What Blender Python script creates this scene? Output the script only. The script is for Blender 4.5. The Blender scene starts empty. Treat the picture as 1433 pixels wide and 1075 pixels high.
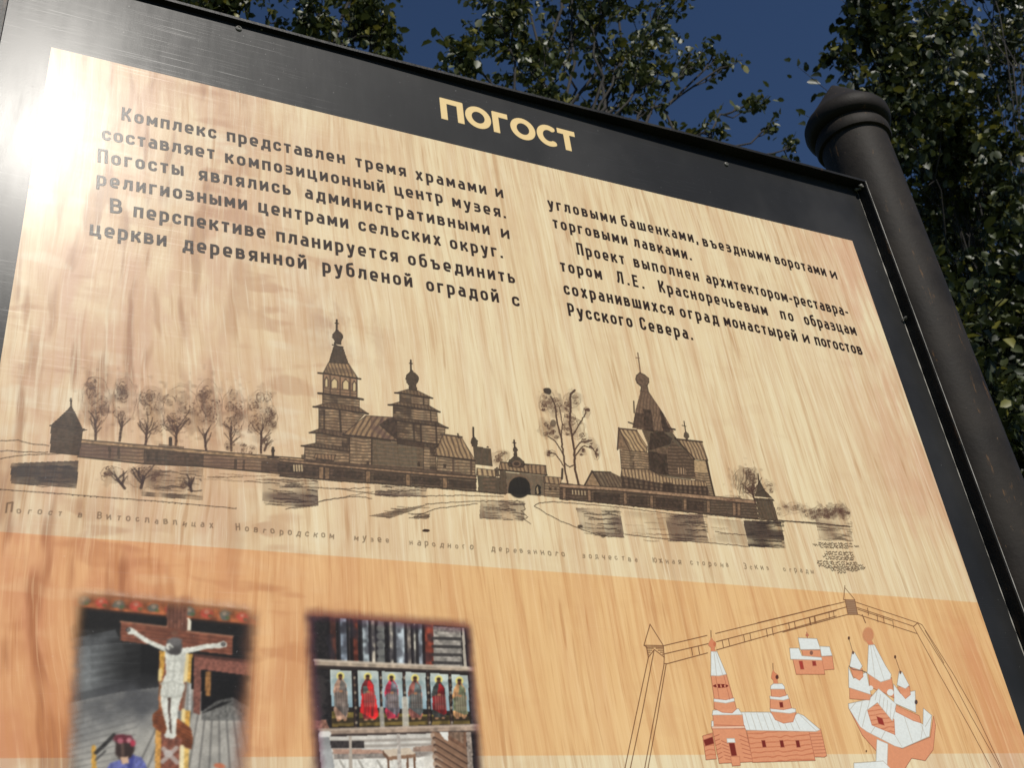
import bpy, bmesh, math, random
import numpy as np
from mathutils import Vector, Matrix, noise as mnoise

random.seed(7)
rng = np.random.default_rng(11)
scene = bpy.context.scene
COL = scene.collection

# ------------------------------------------------------------------ camera
# survey of the photograph: the board is the plane Y = 0, the eye stands S metres in front of it
S = 0.9                       # metres per board unit (eye to board distance)
EYE_Z = 1.5
UC = 0.595                    # board unit at the middle between the posts
RW = np.array([[0.90335228, -0.10801523, 0.41507514],
               [0.13444089, -0.8476834, -0.51318467],
               [0.40728406, 0.51938961, -0.75123506]])
FPX, CX, CY = 1527.974, 716.5, 537.5

cam_d = bpy.data.cameras.new("camera")
cam = bpy.data.objects.new("camera", cam_d)
COL.objects.link(cam)
right = Vector((RW[0, 0], -RW[0, 2], RW[0, 1]))
up = -Vector((RW[1, 0], -RW[1, 2], RW[1, 1]))
back = -Vector((RW[2, 0], -RW[2, 2], RW[2, 1]))
m = Matrix((right, up, back)).transposed().to_4x4()
m.translation = Vector((-S * UC, -S, EYE_Z))
cam.matrix_world = m
cam_d.sensor_fit = 'HORIZONTAL'
cam_d.sensor_width = 36
cam_d.lens = 36 * FPX / 1433
cam_d.clip_start = 0.02
cam_d.clip_end = 2000
cam_d.dof.use_dof = True
cam_d.dof.focus_distance = 1.12
cam_d.dof.aperture_fstop = 24
scene.camera = cam

# ------------------------------------------------------------------ sky, sun, exposure
SUN_EL = math.radians(43.0)
SUN_AZ_VEC = Vector((-0.020, -1.0, 0.0)).normalized()      # towards the sun, on the ground
w = bpy.data.worlds.new("World")
scene.world = w
w.use_nodes = True
nt = w.node_tree
sky = nt.nodes.new('ShaderNodeTexSky')
sky.sky_type = 'NISHITA'
sky.sun_disc = False
sky.sun_elevation = SUN_EL
sky.sun_rotation = math.atan2(SUN_AZ_VEC.x, SUN_AZ_VEC.y)
sky.altitude = 3000
sky.air_density = 1.0
sky.dust_density = 0.0
sky.ozone_density = 6.0
nt.links.new(sky.outputs[0], nt.nodes['Background'].inputs[0])
nt.nodes['Background'].inputs[1].default_value = 0.055

sun_d = bpy.data.lights.new("sun", 'SUN')
sun_d.energy = 3.6
sun_d.angle = math.radians(0.5)
sun_d.color = (1.0, 0.955, 0.88)
sun = bpy.data.objects.new("sun", sun_d)
COL.objects.link(sun)
sdir = Vector((SUN_AZ_VEC.x * math.cos(SUN_EL), SUN_AZ_VEC.y * math.cos(SUN_EL), math.sin(SUN_EL)))
sun.rotation_euler = (-sdir).to_track_quat('-Z', 'Y').to_euler()
sun.location = sdir * 30

scene.view_settings.view_transform = 'Standard'
scene.view_settings.look = 'None'
scene.view_settings.gamma = 1
scene.view_settings.exposure = 0.36
scene.cycles.transparent_max_bounces = 24

# ------------------------------------------------------------------ helpers
def on_board(p):
    """photo point -> board units (u to the right, v up, from the point facing the eye)"""
    d = RW.T @ np.array([(p[0] - CX) / FPX, (p[1] - CY) / FPX, 1.0])
    return d[:2] / abs(d[2])

def on_board_many(pts):
    a = np.asarray(pts, float)
    d = np.stack([(a[:, 0] - CX) / FPX, (a[:, 1] - CY) / FPX, np.ones(len(a))], 1) @ RW
    return d[:, :2] / np.abs(d[:, 2:3])

def at_depth(p, y):
    """the point of the world seen at photo point p whose Y is y metres behind the board"""
    u, v = on_board(p)
    k = S + y
    return Vector((u * k - S * UC, y, EYE_Z + v * k))

def L(u, v, y=0.0):
    return (S * (u - UC), S * y, EYE_Z + S * v)

def link(name, me, mat=None, parent=None):
    o = bpy.data.objects.new(name, me)
    COL.objects.link(o)
    if mat:
        me.materials.append(mat)
    if parent:
        o.parent = parent
    return o

def bm_obj(name, bm, mat, parent=None, smooth=False):
    me = bpy.data.meshes.new(name)
    bmesh.ops.recalc_face_normals(bm, faces=bm.faces)
    bm.to_mesh(me)
    bm.free()
    if smooth:
        me.shade_smooth()
        me.set_sharp_from_angle(angle=math.radians(38))
    return link(name, me, mat, parent)

def add_box(bm, lo, hi):
    vs = [bm.verts.new((x, y, z)) for z in (lo[2], hi[2]) for y in (lo[1], hi[1]) for x in (lo[0], hi[0])]
    for f in ((0, 2, 3, 1), (4, 5, 7, 6), (0, 1, 5, 4), (2, 6, 7, 3), (0, 4, 6, 2), (1, 3, 7, 5)):
        bm.faces.new([vs[i] for i in f])

def add_lathe(bm, prof, centre, n=48):
    rings = []
    for r, z in prof:
        if r < 1e-6:
            rings.append([bm.verts.new((centre[0], centre[1], z))])
        else:
            rings.append([bm.verts.new((centre[0] + r * math.cos(2 * math.pi * i / n), centre[1] + r * math.sin(2 * math.pi * i / n), z)) for i in range(n)])
    for a, b in zip(rings, rings[1:]):
        if len(a) == 1 and len(b) == 1:
            continue
        for i in range(n):
            j = (i + 1) % n
            if len(a) == 1:
                bm.faces.new((a[0], b[j], b[i]))
            elif len(b) == 1:
                bm.faces.new((a[i], a[j], b[0]))
            else:
                bm.faces.new((a[i], a[j], b[j], b[i]))

def add_tube(bm, pts, radii, n=8):
    rings = []
    pts = [Vector(p) for p in pts]
    for i, p in enumerate(pts):
        d = (pts[min(i + 1, len(pts) - 1)] - pts[max(i - 1, 0)]).normalized()
        ref = Vector((0, 0, 1)) if abs(d.z) < 0.9 else Vector((1, 0, 0))
        a = d.cross(ref).normalized()
        b = d.cross(a)
        rings.append([bm.verts.new(p + (a * math.cos(2 * math.pi * k / n) + b * math.sin(2 * math.pi * k / n)) * radii[i]) for k in range(n)])
    for a, b in zip(rings, rings[1:]):
        for k in range(n):
            bm.faces.new((a[k], a[(k + 1) % n], b[(k + 1) % n], b[k]))
    bm.faces.new(rings[0])
    bm.faces.new(rings[-1])

# ------------------------------------------------------------------ materials
class NT:
    def __init__(self, name):
        self.m = bpy.data.materials.new(name)
        self.m.use_nodes = True
        self.t = self.m.node_tree
        self.b = self.t.nodes['Principled BSDF']
    def n(self, kind, **kw):
        x = self.t.nodes.new(kind)
        for k, v in kw.items():
            if k.startswith('i_'):
                key = k[2:]
                x.inputs[int(key) if key.isdigit() else key].default_value = v
            else:
                setattr(x, k, v)
        return x
    def l(self, a, b):
        self.t.links.new(a, b)
    def math(self, op, a, b=None, c=None, clamp=False):
        x = self.n('ShaderNodeMath', operation=op, use_clamp=clamp)
        for i, v in enumerate((a, b, c)):
            if v is None:
                continue
            if isinstance(v, (int, float)):
                x.inputs[i].default_value = v
            else:
                self.l(v, x.inputs[i])
        return x.outputs[0]
    def mix(self, fac, a, b, blend='MIX'):
        x = self.n('ShaderNodeMix', data_type='RGBA', blend_type=blend, clamp_factor=True)
        for idx, v in ((0, fac), (6, a), (7, b)):
            if isinstance(v, (int, float)):
                x.inputs[idx].default_value = v
            elif isinstance(v, tuple):
                x.inputs[idx].default_value = v if len(v) == 4 else v + (1,)
            else:
                self.l(v, x.inputs[idx])
        return x.outputs[2]
    def obj(self):
        return self.n('ShaderNodeTexCoord').outputs['Object']
    def mapping(self, vec, scale=(1, 1, 1), rot=(0, 0, 0), loc=(0, 0, 0)):
        x = self.n('ShaderNodeMapping')
        x.inputs['Scale'].default_value = scale
        x.inputs['Rotation'].default_value = rot
        x.inputs['Location'].default_value = loc
        self.l(vec, x.inputs['Vector'])
        return x.outputs[0]
    def noise(self, vec, scale, detail=3, rough=.55, dist=0):
        x = self.n('ShaderNodeTexNoise', i_Scale=scale, i_Detail=detail, i_Roughness=rough, i_Distortion=dist)
        self.l(vec, x.inputs['Vector'])
        return x.outputs[0]
    def ramp(self, fac, stops):
        x = self.n('ShaderNodeValToRGB')
        e = x.color_ramp.elements
        while len(e) < len(stops):
            e.new(0.5)
        for el, (p, c) in zip(e, stops):
            el.position = p
            el.color = c if len(c) == 4 else tuple(c) + (1,)
        self.l(fac, x.inputs[0])
        return x.outputs[0]
    def step(self, v, a, b):
        x = self.n('ShaderNodeMapRange', clamp=True, interpolation_type='SMOOTHSTEP')
        x.inputs[1].default_value = a
        x.inputs[2].default_value = b
        self.l(v, x.inputs[0])
        return x.outputs[0]

KALB = 0.80                    # printed white
def alb(r, g, b):
    out = []
    for c in (r, g, b):
        c = c / 255.0
        out.append(KALB * (c / 12.92 if c <= .04045 else ((c + .055) / 1.055) ** 2.4))
    return tuple(out)

def laminate(N, spec=0.10):
    """the scratched clear film that covers the whole panel"""
    co = N.obj()
    N.b.inputs['Roughness'].default_value = 0.5
    N.b.inputs['Specular IOR Level'].default_value = spec
    N.b.inputs['Coat IOR'].default_value = 1.5
    # fine scratches in three directions: bright hairlines where the film is scuffed
    scr = None
    for rot, sc in ((0.25, (9, 1, 900)), (-1.25, (11, 1, 1000)), (1.75, (7, 1, 800))):
        s = N.noise(N.mapping(co, scale=sc, rot=(0, rot, 0)), 1.0, 2, .6)
        s = N.step(s, .60, .74)
        gate = N.step(N.noise(N.mapping(co, scale=(6, 6, 6), loc=(rot * 7, 0, 3)), 1.0, 2), .45, .62)
        s = N.math('MULTIPLY', s, gate)
        scr = s if scr is None else N.math('MAXIMUM', scr, s)
    grit = N.noise(co, 700.0, 1, .6)
    wear = N.noise(co, 5.0, 4, .6)
    rub = N.noise(N.mapping(co, scale=(60, 60, 9)), 1.0, 3, .7)
    speck = N.step(N.noise(co, 330, 1, .4), .74, .79)
    r = N.math('MULTIPLY_ADD', wear, .10, .125)
    r = N.math('MULTIPLY_ADD', rub, .12, r)
    r = N.math('MULTIPLY_ADD', scr, .14, r)
    r = N.math('MULTIPLY_ADD', speck, .22, r)
    N.l(r, N.b.inputs['Coat Roughness'])
    cw = N.math('MULTIPLY_ADD', rub, .11, N.math('MULTIPLY_ADD', wear, .08, .038))
    cw = N.math('MULTIPLY_ADD', scr, .40, cw)
    cw = N.math('MULTIPLY_ADD', speck, .5, cw)
    N.l(cw, N.b.inputs['Coat Weight'])
    bump = N.n('ShaderNodeBump', i_Strength=0.06, i_Distance=0.0004)
    N.l(grit, bump.inputs['Height'])
    N.l(bump.outputs[0], N.b.inputs['Coat Normal'])
    return co, scr, wear

def mat_panel():
    N = NT('black_panel_film')
    co, scr, wear = laminate(N, .10)
    patchy = N.step(N.noise(N.mapping(co, scale=(3, 1, 2.2)), 1.6, 4, .6), .42, .75)  # soft random patches of a slightly lighter black
    speck = N.step(N.noise(co, 260, 1, .4), .77, .82)
    c = N.mix(patchy, alb(36, 36, 36), alb(56, 55, 54))
    c = N.mix(N.math('MULTIPLY', speck, .5), c, alb(150, 150, 148))
    N.l(c, N.b.inputs['Base Color'])
    return N.m

def mat_wood():
    """printed birch grain: everything in metres on the board (x across, z up)"""
    N = NT('printed_wood_grain')
    co, scr, wear = laminate(N)
    sep = N.n('ShaderNodeSeparateXYZ')
    N.l(co, sep.inputs[0])
    u = N.math('MULTIPLY_ADD', sep.outputs[0], 1 / S, UC)            # back to board units
    v = N.math('MULTIPLY_ADD', sep.outputs[2], 1 / S, -EYE_Z / S)
    # slow waver of the grain, strongest to the left
    left = N.math('SUBTRACT', 1.0, N.step(u, .08, .50))
    wv = N.noise(N.mapping(co, scale=(2.2, 1, 1.3)), 1.5, 2, .5)
    wv2 = N.noise(N.mapping(co, scale=(9, 1, 5)), 1.5, 2, .5)
    amp = N.math('MULTIPLY_ADD', left, .05, .025)
    off = N.math('ADD', N.math('MULTIPLY', wv, amp), N.math('MULTIPLY', N.math('MULTIPLY', wv2, left), .014))
    comb = N.n('ShaderNodeCombineXYZ')
    N.l(N.math('ADD', sep.outputs[0], N.math('MULTIPLY_ADD', sep.outputs[2], .035, off)), comb.inputs[0])
    N.l(sep.outputs[2], comb.inputs[2])
    g = comb.outputs[0]
    fine = N.noise(N.mapping(g, scale=(125, 1, 6.5)), 1.0, 4, .62)
    mid = N.noise(N.mapping(g, scale=(42, 1, 3.2)), 1.0, 4, .6)
    wide = N.noise(N.mapping(g, scale=(9, 1, 1.6)), 1.0, 3, .55)
    pore = N.noise(N.mapping(g, scale=(150, 1, 10)), 1.0, 2, .5)
    base = N.ramp(wide, [(.30, alb(227, 200, 157)), (.5, alb(234, 212, 170)), (.70, alb(240, 223, 183))])
    right_ = N.step(u, .45, .8)
    # redder towards the left side and a little along the right margin
    pink = N.math('MULTIPLY', left, N.step(N.noise(N.mapping(g, scale=(15, 1, 6)), 1.0, 4, .65), .40, .60))
    base = N.mix(N.math('MULTIPLY', left, .30), base, alb(220, 180, 148))
    base = N.mix(N.math('MULTIPLY', pink, .62), base, alb(200, 150, 124))
    redr = N.math('MULTIPLY', N.step(u, .98, 1.20), N.step(N.noise(N.mapping(g, scale=(16, 1, 4), loc=(3, 0, 1)), 1.0, 4, .65), .40, .62))
    base = N.mix(N.math('MULTIPLY', redr, .70), base, alb(214, 160, 128))
    # stained heart streaks left of the middle (under the text)
    hs = N.math('MULTIPLY', N.math('MULTIPLY', N.step(u, .27, .32), N.math('SUBTRACT', 1.0, N.step(u, .345, .40))),
                N.step(N.noise(N.mapping(g, scale=(22, 1, 11), loc=(1, 0, 5)), 1.0, 4, .65), .46, .66))
    hs = N.math('MULTIPLY', hs, N.math('MULTIPLY', N.step(v, .66, .72), N.math('SUBTRACT', 1.0, N.step(v, .79, .86))))
    base = N.mix(N.math('MULTIPLY', hs, .62), base, alb(158, 112, 96))
    # flame figure: short soft cross bars
    figp = N.mapping(co, scale=(12, 1, 34), rot=(0, .06, 0))
    fig = N.noise(figp, 1.0, 2, .55, .2)
    figm = N.noise(N.mapping(co, scale=(6, 1, 6.0), loc=(9, 0, 2)), 1.0, 2, .5)
    lm = N.math('MULTIPLY', N.step(figm, .40, .56), N.math('MULTIPLY_ADD', N.math('SUBTRACT', 1.0, N.step(u, .2, .42)), .86, .14))
    base = N.mix(N.math('MULTIPLY', N.math('MULTIPLY', N.step(fig, .52, .64), lm), .62), base, alb(236, 220, 188))
    base = N.mix(N.math('MULTIPLY', N.math('SUBTRACT', 1.0, N.step(fig, .36, .46)), N.math('MULTIPLY', lm, .62)), base, alb(184, 136, 104))
    # lens shaped dark flecks running with the grain at the far left
    fl_ = N.noise(N.mapping(g, scale=(52, 1, 9), loc=(2, 0, 8)), 1.0, 2, .5)
    fm = N.math('SUBTRACT', 1.0, N.step(u, .10, .30))
    base = N.mix(N.math('MULTIPLY', N.math('MULTIPLY', N.step(fl_, .51, .64), fm), .75), base, alb(160, 112, 78))
    # grain
    base = N.mix(N.math('MULTIPLY', N.math('SUBTRACT', 1.0, N.step(mid, .38, .54)), .36), base, alb(214, 176, 138))
    base = N.mix(N.math('MULTIPLY', N.step(fine, .46, .66), .45), base, alb(210, 170, 126))
    base = N.mix(N.math('MULTIPLY', N.math('SUBTRACT', 1.0, N.step(fine, .30, .46)), .40), base, alb(246, 232, 196))
    hair = N.noise(N.mapping(g, scale=(300, 1, 8), loc=(7, 0, 3)), 1.0, 3, .65)
    base = N.mix(N.math('MULTIPLY', N.step(hair, .54, .66), .36), base, alb(196, 152, 108))
    base = N.mix(N.math('MULTIPLY', N.math('SUBTRACT', 1.0, N.step(hair, .34, .45)), .26), base, alb(248, 236, 204))
    base = N.mix(N.math('MULTIPLY', N.step(pore, .58, .70), N.math('MULTIPLY', N.step(wv2, .42, .58), .42)), base, alb(178, 128, 80))
    streak = N.noise(N.mapping(g, scale=(64, 1, 2.2), loc=(4, 0, 7)), 1.0, 3, .55)
    base = N.mix(N.math('MULTIPLY', N.step(streak, .59, .70), .36), base, alb(180, 128, 80))
    # printed tinted band
    band = N.math('MULTIPLY', N.step(v, .2480, .2495), N.math('SUBTRACT', 1.0, N.step(v, .4475, .4490)))
    base = N.mix(band, base, N.mix(1.0, base, N.mix(left, (1.0, .785, .585), (1.0, .70, .52)), 'MULTIPLY'))
    N.l(base, N.b.inputs['Base Color'])
    return N.m

def mat_ink():
    N = NT('printed_ink')
    laminate(N)
    a = N.n('ShaderNodeAttribute', attribute_name='ink')
    N.l(a.outputs['Color'], N.b.inputs['Base Color'])
    N.l(a.outputs['Alpha'], N.b.inputs['Alpha'])
    return N.m

def mat_paint(name, c1, c2, rust=.0, rough=.5, wornz=False):
    N = NT(name)
    co = N.obj()
    n = N.noise(co, 9, 5, .65)
    c = N.mix(N.step(n, .35, .7), c1, c2)
    f = N.step(N.noise(N.mapping(co, scale=(70, 70, 12)), 1.0, 5, .75), .60, .72)
    c = N.mix(N.math('MULTIPLY', f, rust), c, (.16, .085, .035))
    chip = N.step(N.noise(N.mapping(co, scale=(190, 190, 80), loc=(5, 5, 5)), 1.0, 3, .6), .70, .75)
    c = N.mix(N.math('MULTIPLY', chip, rust), c, (.13, .085, .05))
    N.l(c, N.b.inputs['Base Color'])
    N.l(N.math('MULTIPLY_ADD', n, .25, rough - .12), N.b.inputs['Roughness'])
    N.b.inputs['Specular IOR Level'].default_value = .12
    b = N.n('ShaderNodeBump', i_Strength=.25, i_Distance=.002)
    N.l(N.noise(co, 120, 4, .65), b.inputs['Height'])
    N.l(b.outputs[0], N.b.inputs['Normal'])
    return N.m

def mat_leaf(name, dark, light, yellow):
    N = NT(name)
    r = N.n('ShaderNodeNewGeometry').outputs['Random Per Island']
    c = N.ramp(r, [(0, dark), (.55, light), (.86, light), (.93, yellow), (1.0, yellow)])
    n = N.noise(N.obj(), 30, 2)
    c = N.mix(N.math('MULTIPLY', n, .4), c, tuple(x * .6 for x in dark))
    N.l(c, N.b.inputs['Base Color'])
    N.b.inputs['Roughness'].default_value = .46
    N.b.inputs['Specular IOR Level'].default_value = .42
    tr = N.n('ShaderNodeBsdfTranslucent')
    N.l(c, tr.inputs[0])
    mx = N.n('ShaderNodeMixShader', i_0=.22)
    N.l(N.b.outputs[0], mx.inputs[1])
    N.l(tr.outputs[0], mx.inputs[2])
    N.l(mx.outputs[0], N.t.nodes['Material Output'].inputs[0])
    return N.m

def mat_bark():
    N = NT('bark')
    co = N.obj()
    n = N.noise(N.mapping(co, scale=(30, 30, 7)), 1.0, 5, .65)
    N.l(N.ramp(n, [(.3, (.010, .008, .007)), (.7, (.030, .025, .021))]), N.b.inputs['Base Color'])
    N.b.inputs['Roughness'].default_value = .9
    b = N.n('ShaderNodeBump', i_Strength=.6, i_Distance=.01)
    N.l(n, b.inputs['Height'])
    N.l(b.outputs[0], N.b.inputs['Normal'])
    return N.m

def mat_ground():
    N = NT('grass_ground')
    co = N.obj()
    n = N.noise(co, 1.3, 6, .7)
    f = N.noise(co, 40, 4, .7)
    c = N.ramp(n, [(.3, (.045, .06, .02)), (.55, (.07, .09, .03)), (.75, (.13, .11, .06))])
    N.l(N.mix(N.math('MULTIPLY', f, .6), c, (.03, .045, .012)), N.b.inputs['Base Color'])
    N.b.inputs['Roughness'].default_value = .95
    return N.m

M_PANEL, M_WOOD, M_INK = mat_panel(), mat_wood(), mat_ink()
M_STEEL = mat_paint('black_painted_steel', (.012, .012, .012), (.022, .021, .02), rust=.35, rough=.42)
M_POST = mat_paint('weathered_black_post_paint', (.015, .0125, .0105), (.028, .0235, .0195), rust=.8, rough=.62)
M_EDGE = mat_paint('worn_bare_lit_edge', (.24, .23, .20), (.42, .40, .36), rust=.4, rough=.4)  # bare worn metal, lightened further to carry the lit edge line
M_SCREW = mat_paint('dull_zinc', (.12, .115, .10), (.24, .23, .21), rust=.5, rough=.35)
M_BARK = mat_bark()

# ------------------------------------------------------------------ ground
def ground():
    bm = bmesh.new()
    n, R = 40, 900.0
    def hgt(x, y):
        d = math.hypot(x, y)
        return 0.05 * mnoise.noise((x * .3, y * .3, 0)) * min(1, d / 6) + 0.6 * mnoise.noise((x * .02, y * .02, 3)) * min(1, max(0, d - 12) / 60)
    ax = [math.copysign(abs(t) ** 3, t) * R for t in np.linspace(-1, 1, n + 1)]
    g = [[bm.verts.new((x, y, hgt(x, y))) for x in ax] for y in ax]
    for j in range(n):
        for i in range(n):
            bm.faces.new((g[j][i], g[j][i + 1], g[j + 1][i + 1], g[j + 1][i]))
    o = bm_obj('ground', bm, mat_ground(), None, True)
    o['kind'] = 'structure'
ground()

# ------------------------------------------------------------------ the information board
board = bpy.data.objects.new('information_board', None)
COL.objects.link(board)
board['label'] = 'black framed information board with wood grain print, text and church drawings between dark posts'
board['category'] = 'sign'

U0, U1, V0, V1 = -0.0735, 1.2640, -0.20, 1.2035        # visible panel
WU0, WU1, WV0, WV1 = -0.0200, 1.2100, -0.13, 1.0765     # wood print

def sheet(name, u0, u1, v0, v1, y, mat, parent, nx=1, nz=1, thick=0.0):
    bm = bmesh.new()
    if thick:
        add_box(bm, L(u0, v0, y), L(u1, v1, y + thick))
    else:
        bm.faces.new([bm.verts.new(L(*p, y)) for p in ((u0, v0), (u1, v0), (u1, v1), (u0, v1))])
    return bm_obj(name, bm, mat, parent)

panel = sheet('panel', U0 - .0005, U1 + .0005, V0, V1 + .0005, 0.0, M_PANEL, board, thick=.004)
wood = sheet('wood_print', WU0, WU1, WV0, WV1, -0.00015, M_WOOD, panel)

# steel edge bars standing proud of the panel
T, PR = .0046, .0205
def bar(name, u0, u1, v0, v1, p=PR):
    bm = bmesh.new()
    add_box(bm, L(u0, v0, -p), L(u1, v1, .012))
    bmesh.ops.bevel(bm, geom=bm.edges[:], offset=.0007, segments=2, affect='EDGES')
    o = bm_obj(name, bm, M_STEEL, board, False)
    return o
def top_bar():
    # the upper bar leans: it stands barely proud of the panel at the left and a good 2 cm at the right
    us = [U0 - T - .001, 0.1, .35, .6, .9, 1.1, U1 + T + .001]
    ps = [.0085, .0075, .0070, .0115, .0185, .0200, PR]
    bm = bmesh.new()
    prev = None
    for u_, p_ in zip(us, ps):
        q = [bm.verts.new(L(u_, v_, y_)) for v_, y_ in ((V1 + .001, -p_), (V1 + T + .001, -p_), (V1 + T + .001, .012), (V1 + .001, .012))]
        if prev:
            for k in range(4):
                bm.faces.new((prev[k], prev[(k + 1) % 4], q[(k + 1) % 4], q[k]))
        else:
            bm.faces.new(q)
        prev = q
    bm.faces.new(prev)
    return bm_obj('frame_bar', bm, M_STEEL, board)
top_bar()
bar('frame_bar', U0 - T - .001, U1 + T + .001, V0 - T, V0)
fl = bar('frame_bar', U0 - T - .001, U0 - .001, V0, V1 + .001, .0085)
fr = bar('frame_bar', U1 + .001, U1 + T + .001, V0, V1 + .001)
# worn front edge, its lit line put into the pale colour, and the sealant seam along the panel
def ragged_strip(name, a, b, wid, y, parent, mat, n=160, amp=.45):
    bm = bmesh.new()
    a, b = np.array(a), np.array(b)
    d = (b - a) / np.linalg.norm(b - a)
    nn = np.array([-d[1], d[0]])
    prev = None
    for i in range(n + 1):
        p = a + (b - a) * i / n
        k = wid * (1 + amp * (2 * mnoise.noise((i * .35, a[0] * 9, y * 50))))
        q = [bm.verts.new(L(*(p - nn * k * .5), y)), bm.verts.new(L(*(p + nn * k * .5), y))]
        if prev:
            bm.faces.new((prev[0], q[0], q[1], prev[1]))
        prev = q
    return bm_obj(name, bm, mat, parent)
ragged_strip('worn_lit_edge', (U1 + .0034, V0), (U1 + .0034, V1 + .002), .0011, -PR - .0004, fr, M_EDGE)
ragged_strip('sealant_seam', (U1 - .0012, V0), (U1 - .0012, V1 - .004), .0012, -.0006, panel, M_EDGE, 260, .9)

# screws in the panel
def screw(px, r, name='screw'):
    u, v = on_board(px)
    c = L(u, v, 0)
    bm = bmesh.new()
    prof = [(r, 0.0), (r, .0011), (r * .82, .0019), (r * .45, .0023), (r * .42, .0012), (0, .0012)]
    add_lathe(bm, prof, (0, 0), 20)
    bmesh.ops.rotate(bm, verts=bm.verts, matrix=Matrix.Rotation(math.pi / 2, 3, 'X'))
    bmesh.ops.translate(bm, verts=bm.verts, vec=Vector(c) - Vector((0, .0002, 0)))
    return bm_obj(name, bm, M_SCREW, panel, True)
screw((334, 40), .0038)
screw((1016, 230), .0034)
screw((366, 41), .0018)

def clip(px):
    u, v = on_board(px)
    bm = bmesh.new()
    for du, w_ in ((-.008, .006), (.0085 - .012, .005)):
        add_tube(bm, [L(u + du, v - .002, -.002), L(u + du + .004, v, -.008), L(u + du + .009, v + .003, -.003)], [.0011, .0016, .0011], 8)
    return bm_obj('fixing_clip', bm, M_SCREW, panel, True)
clip((1266, 448))
def weld_bead():
    bm = bmesh.new()
    c = Vector(L(U1 - .001, V1 - .002, -.006))
    for _ in range(9):
        v = bmesh.ops.create_icosphere(bm, subdivisions=2, radius=random.uniform(.0016, .003), matrix=Matrix.Translation(c + Vector((random.uniform(-.005, .001), random.uniform(-.009, .003), random.uniform(-.005, .001)))))
    return bm_obj('weld_bead', bm, M_SCREW, fr, True)
weld_bead()

# posts with cone caps
def post(uc):
    yc = .030
    c = L(uc, 0, yc)
    r = .0608 * S
    bm = bmesh.new()
    add_lathe(bm, [(r, -.25), (r, .4), (r, 1.0), (r, 1.8), (r, EYE_Z + S * 1.365)], (c[0], c[1]), 72)
    p = bm_obj('post', bm, M_POST, board, True)
    bm = bmesh.new()
    z = lambda v: EYE_Z + S * v
    prof = [(r * 1.003, z(1.352)), (r * 1.10, z(1.353)), (r * 1.13, z(1.358)), (r * 1.13, z(1.371)), (r * 1.10, z(1.376)),
            (r * 1.05, z(1.378)), (r * 1.05, z(1.384)), (r * 1.18, z(1.386)), (r * 1.27, z(1.392)), (r * 1.305, z(1.402)), (r * 1.29, z(1.413)),
            (r * 1.22, z(1.421)), (r * 1.13, z(1.427)), (r * .75, z(1.457)), (r * .38, z(1.488)), (r * .07, z(1.512)), (0, z(1.515))]
    add_lathe(bm, prof, (c[0], c[1]), 72)
    cp = bm_obj('cap', bm, M_POST, p, True)
    # welded lug between frame and post
    s = -1 if uc > UC else 1
    for v in (1.10, .45, -.1):
        bm = bmesh.new()
        ue = U1 + T if uc > UC else U0 - T
        lo = L(min(ue, uc + s * .05), v, .006)
        hi = L(max(ue, uc + s * .05), v + .05, .012)
        add_box(bm, lo, hi)
        bm_obj('bracket', bm, M_STEEL, p)
    return p
post(1.338)
post(2 * UC - 1.338)

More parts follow.
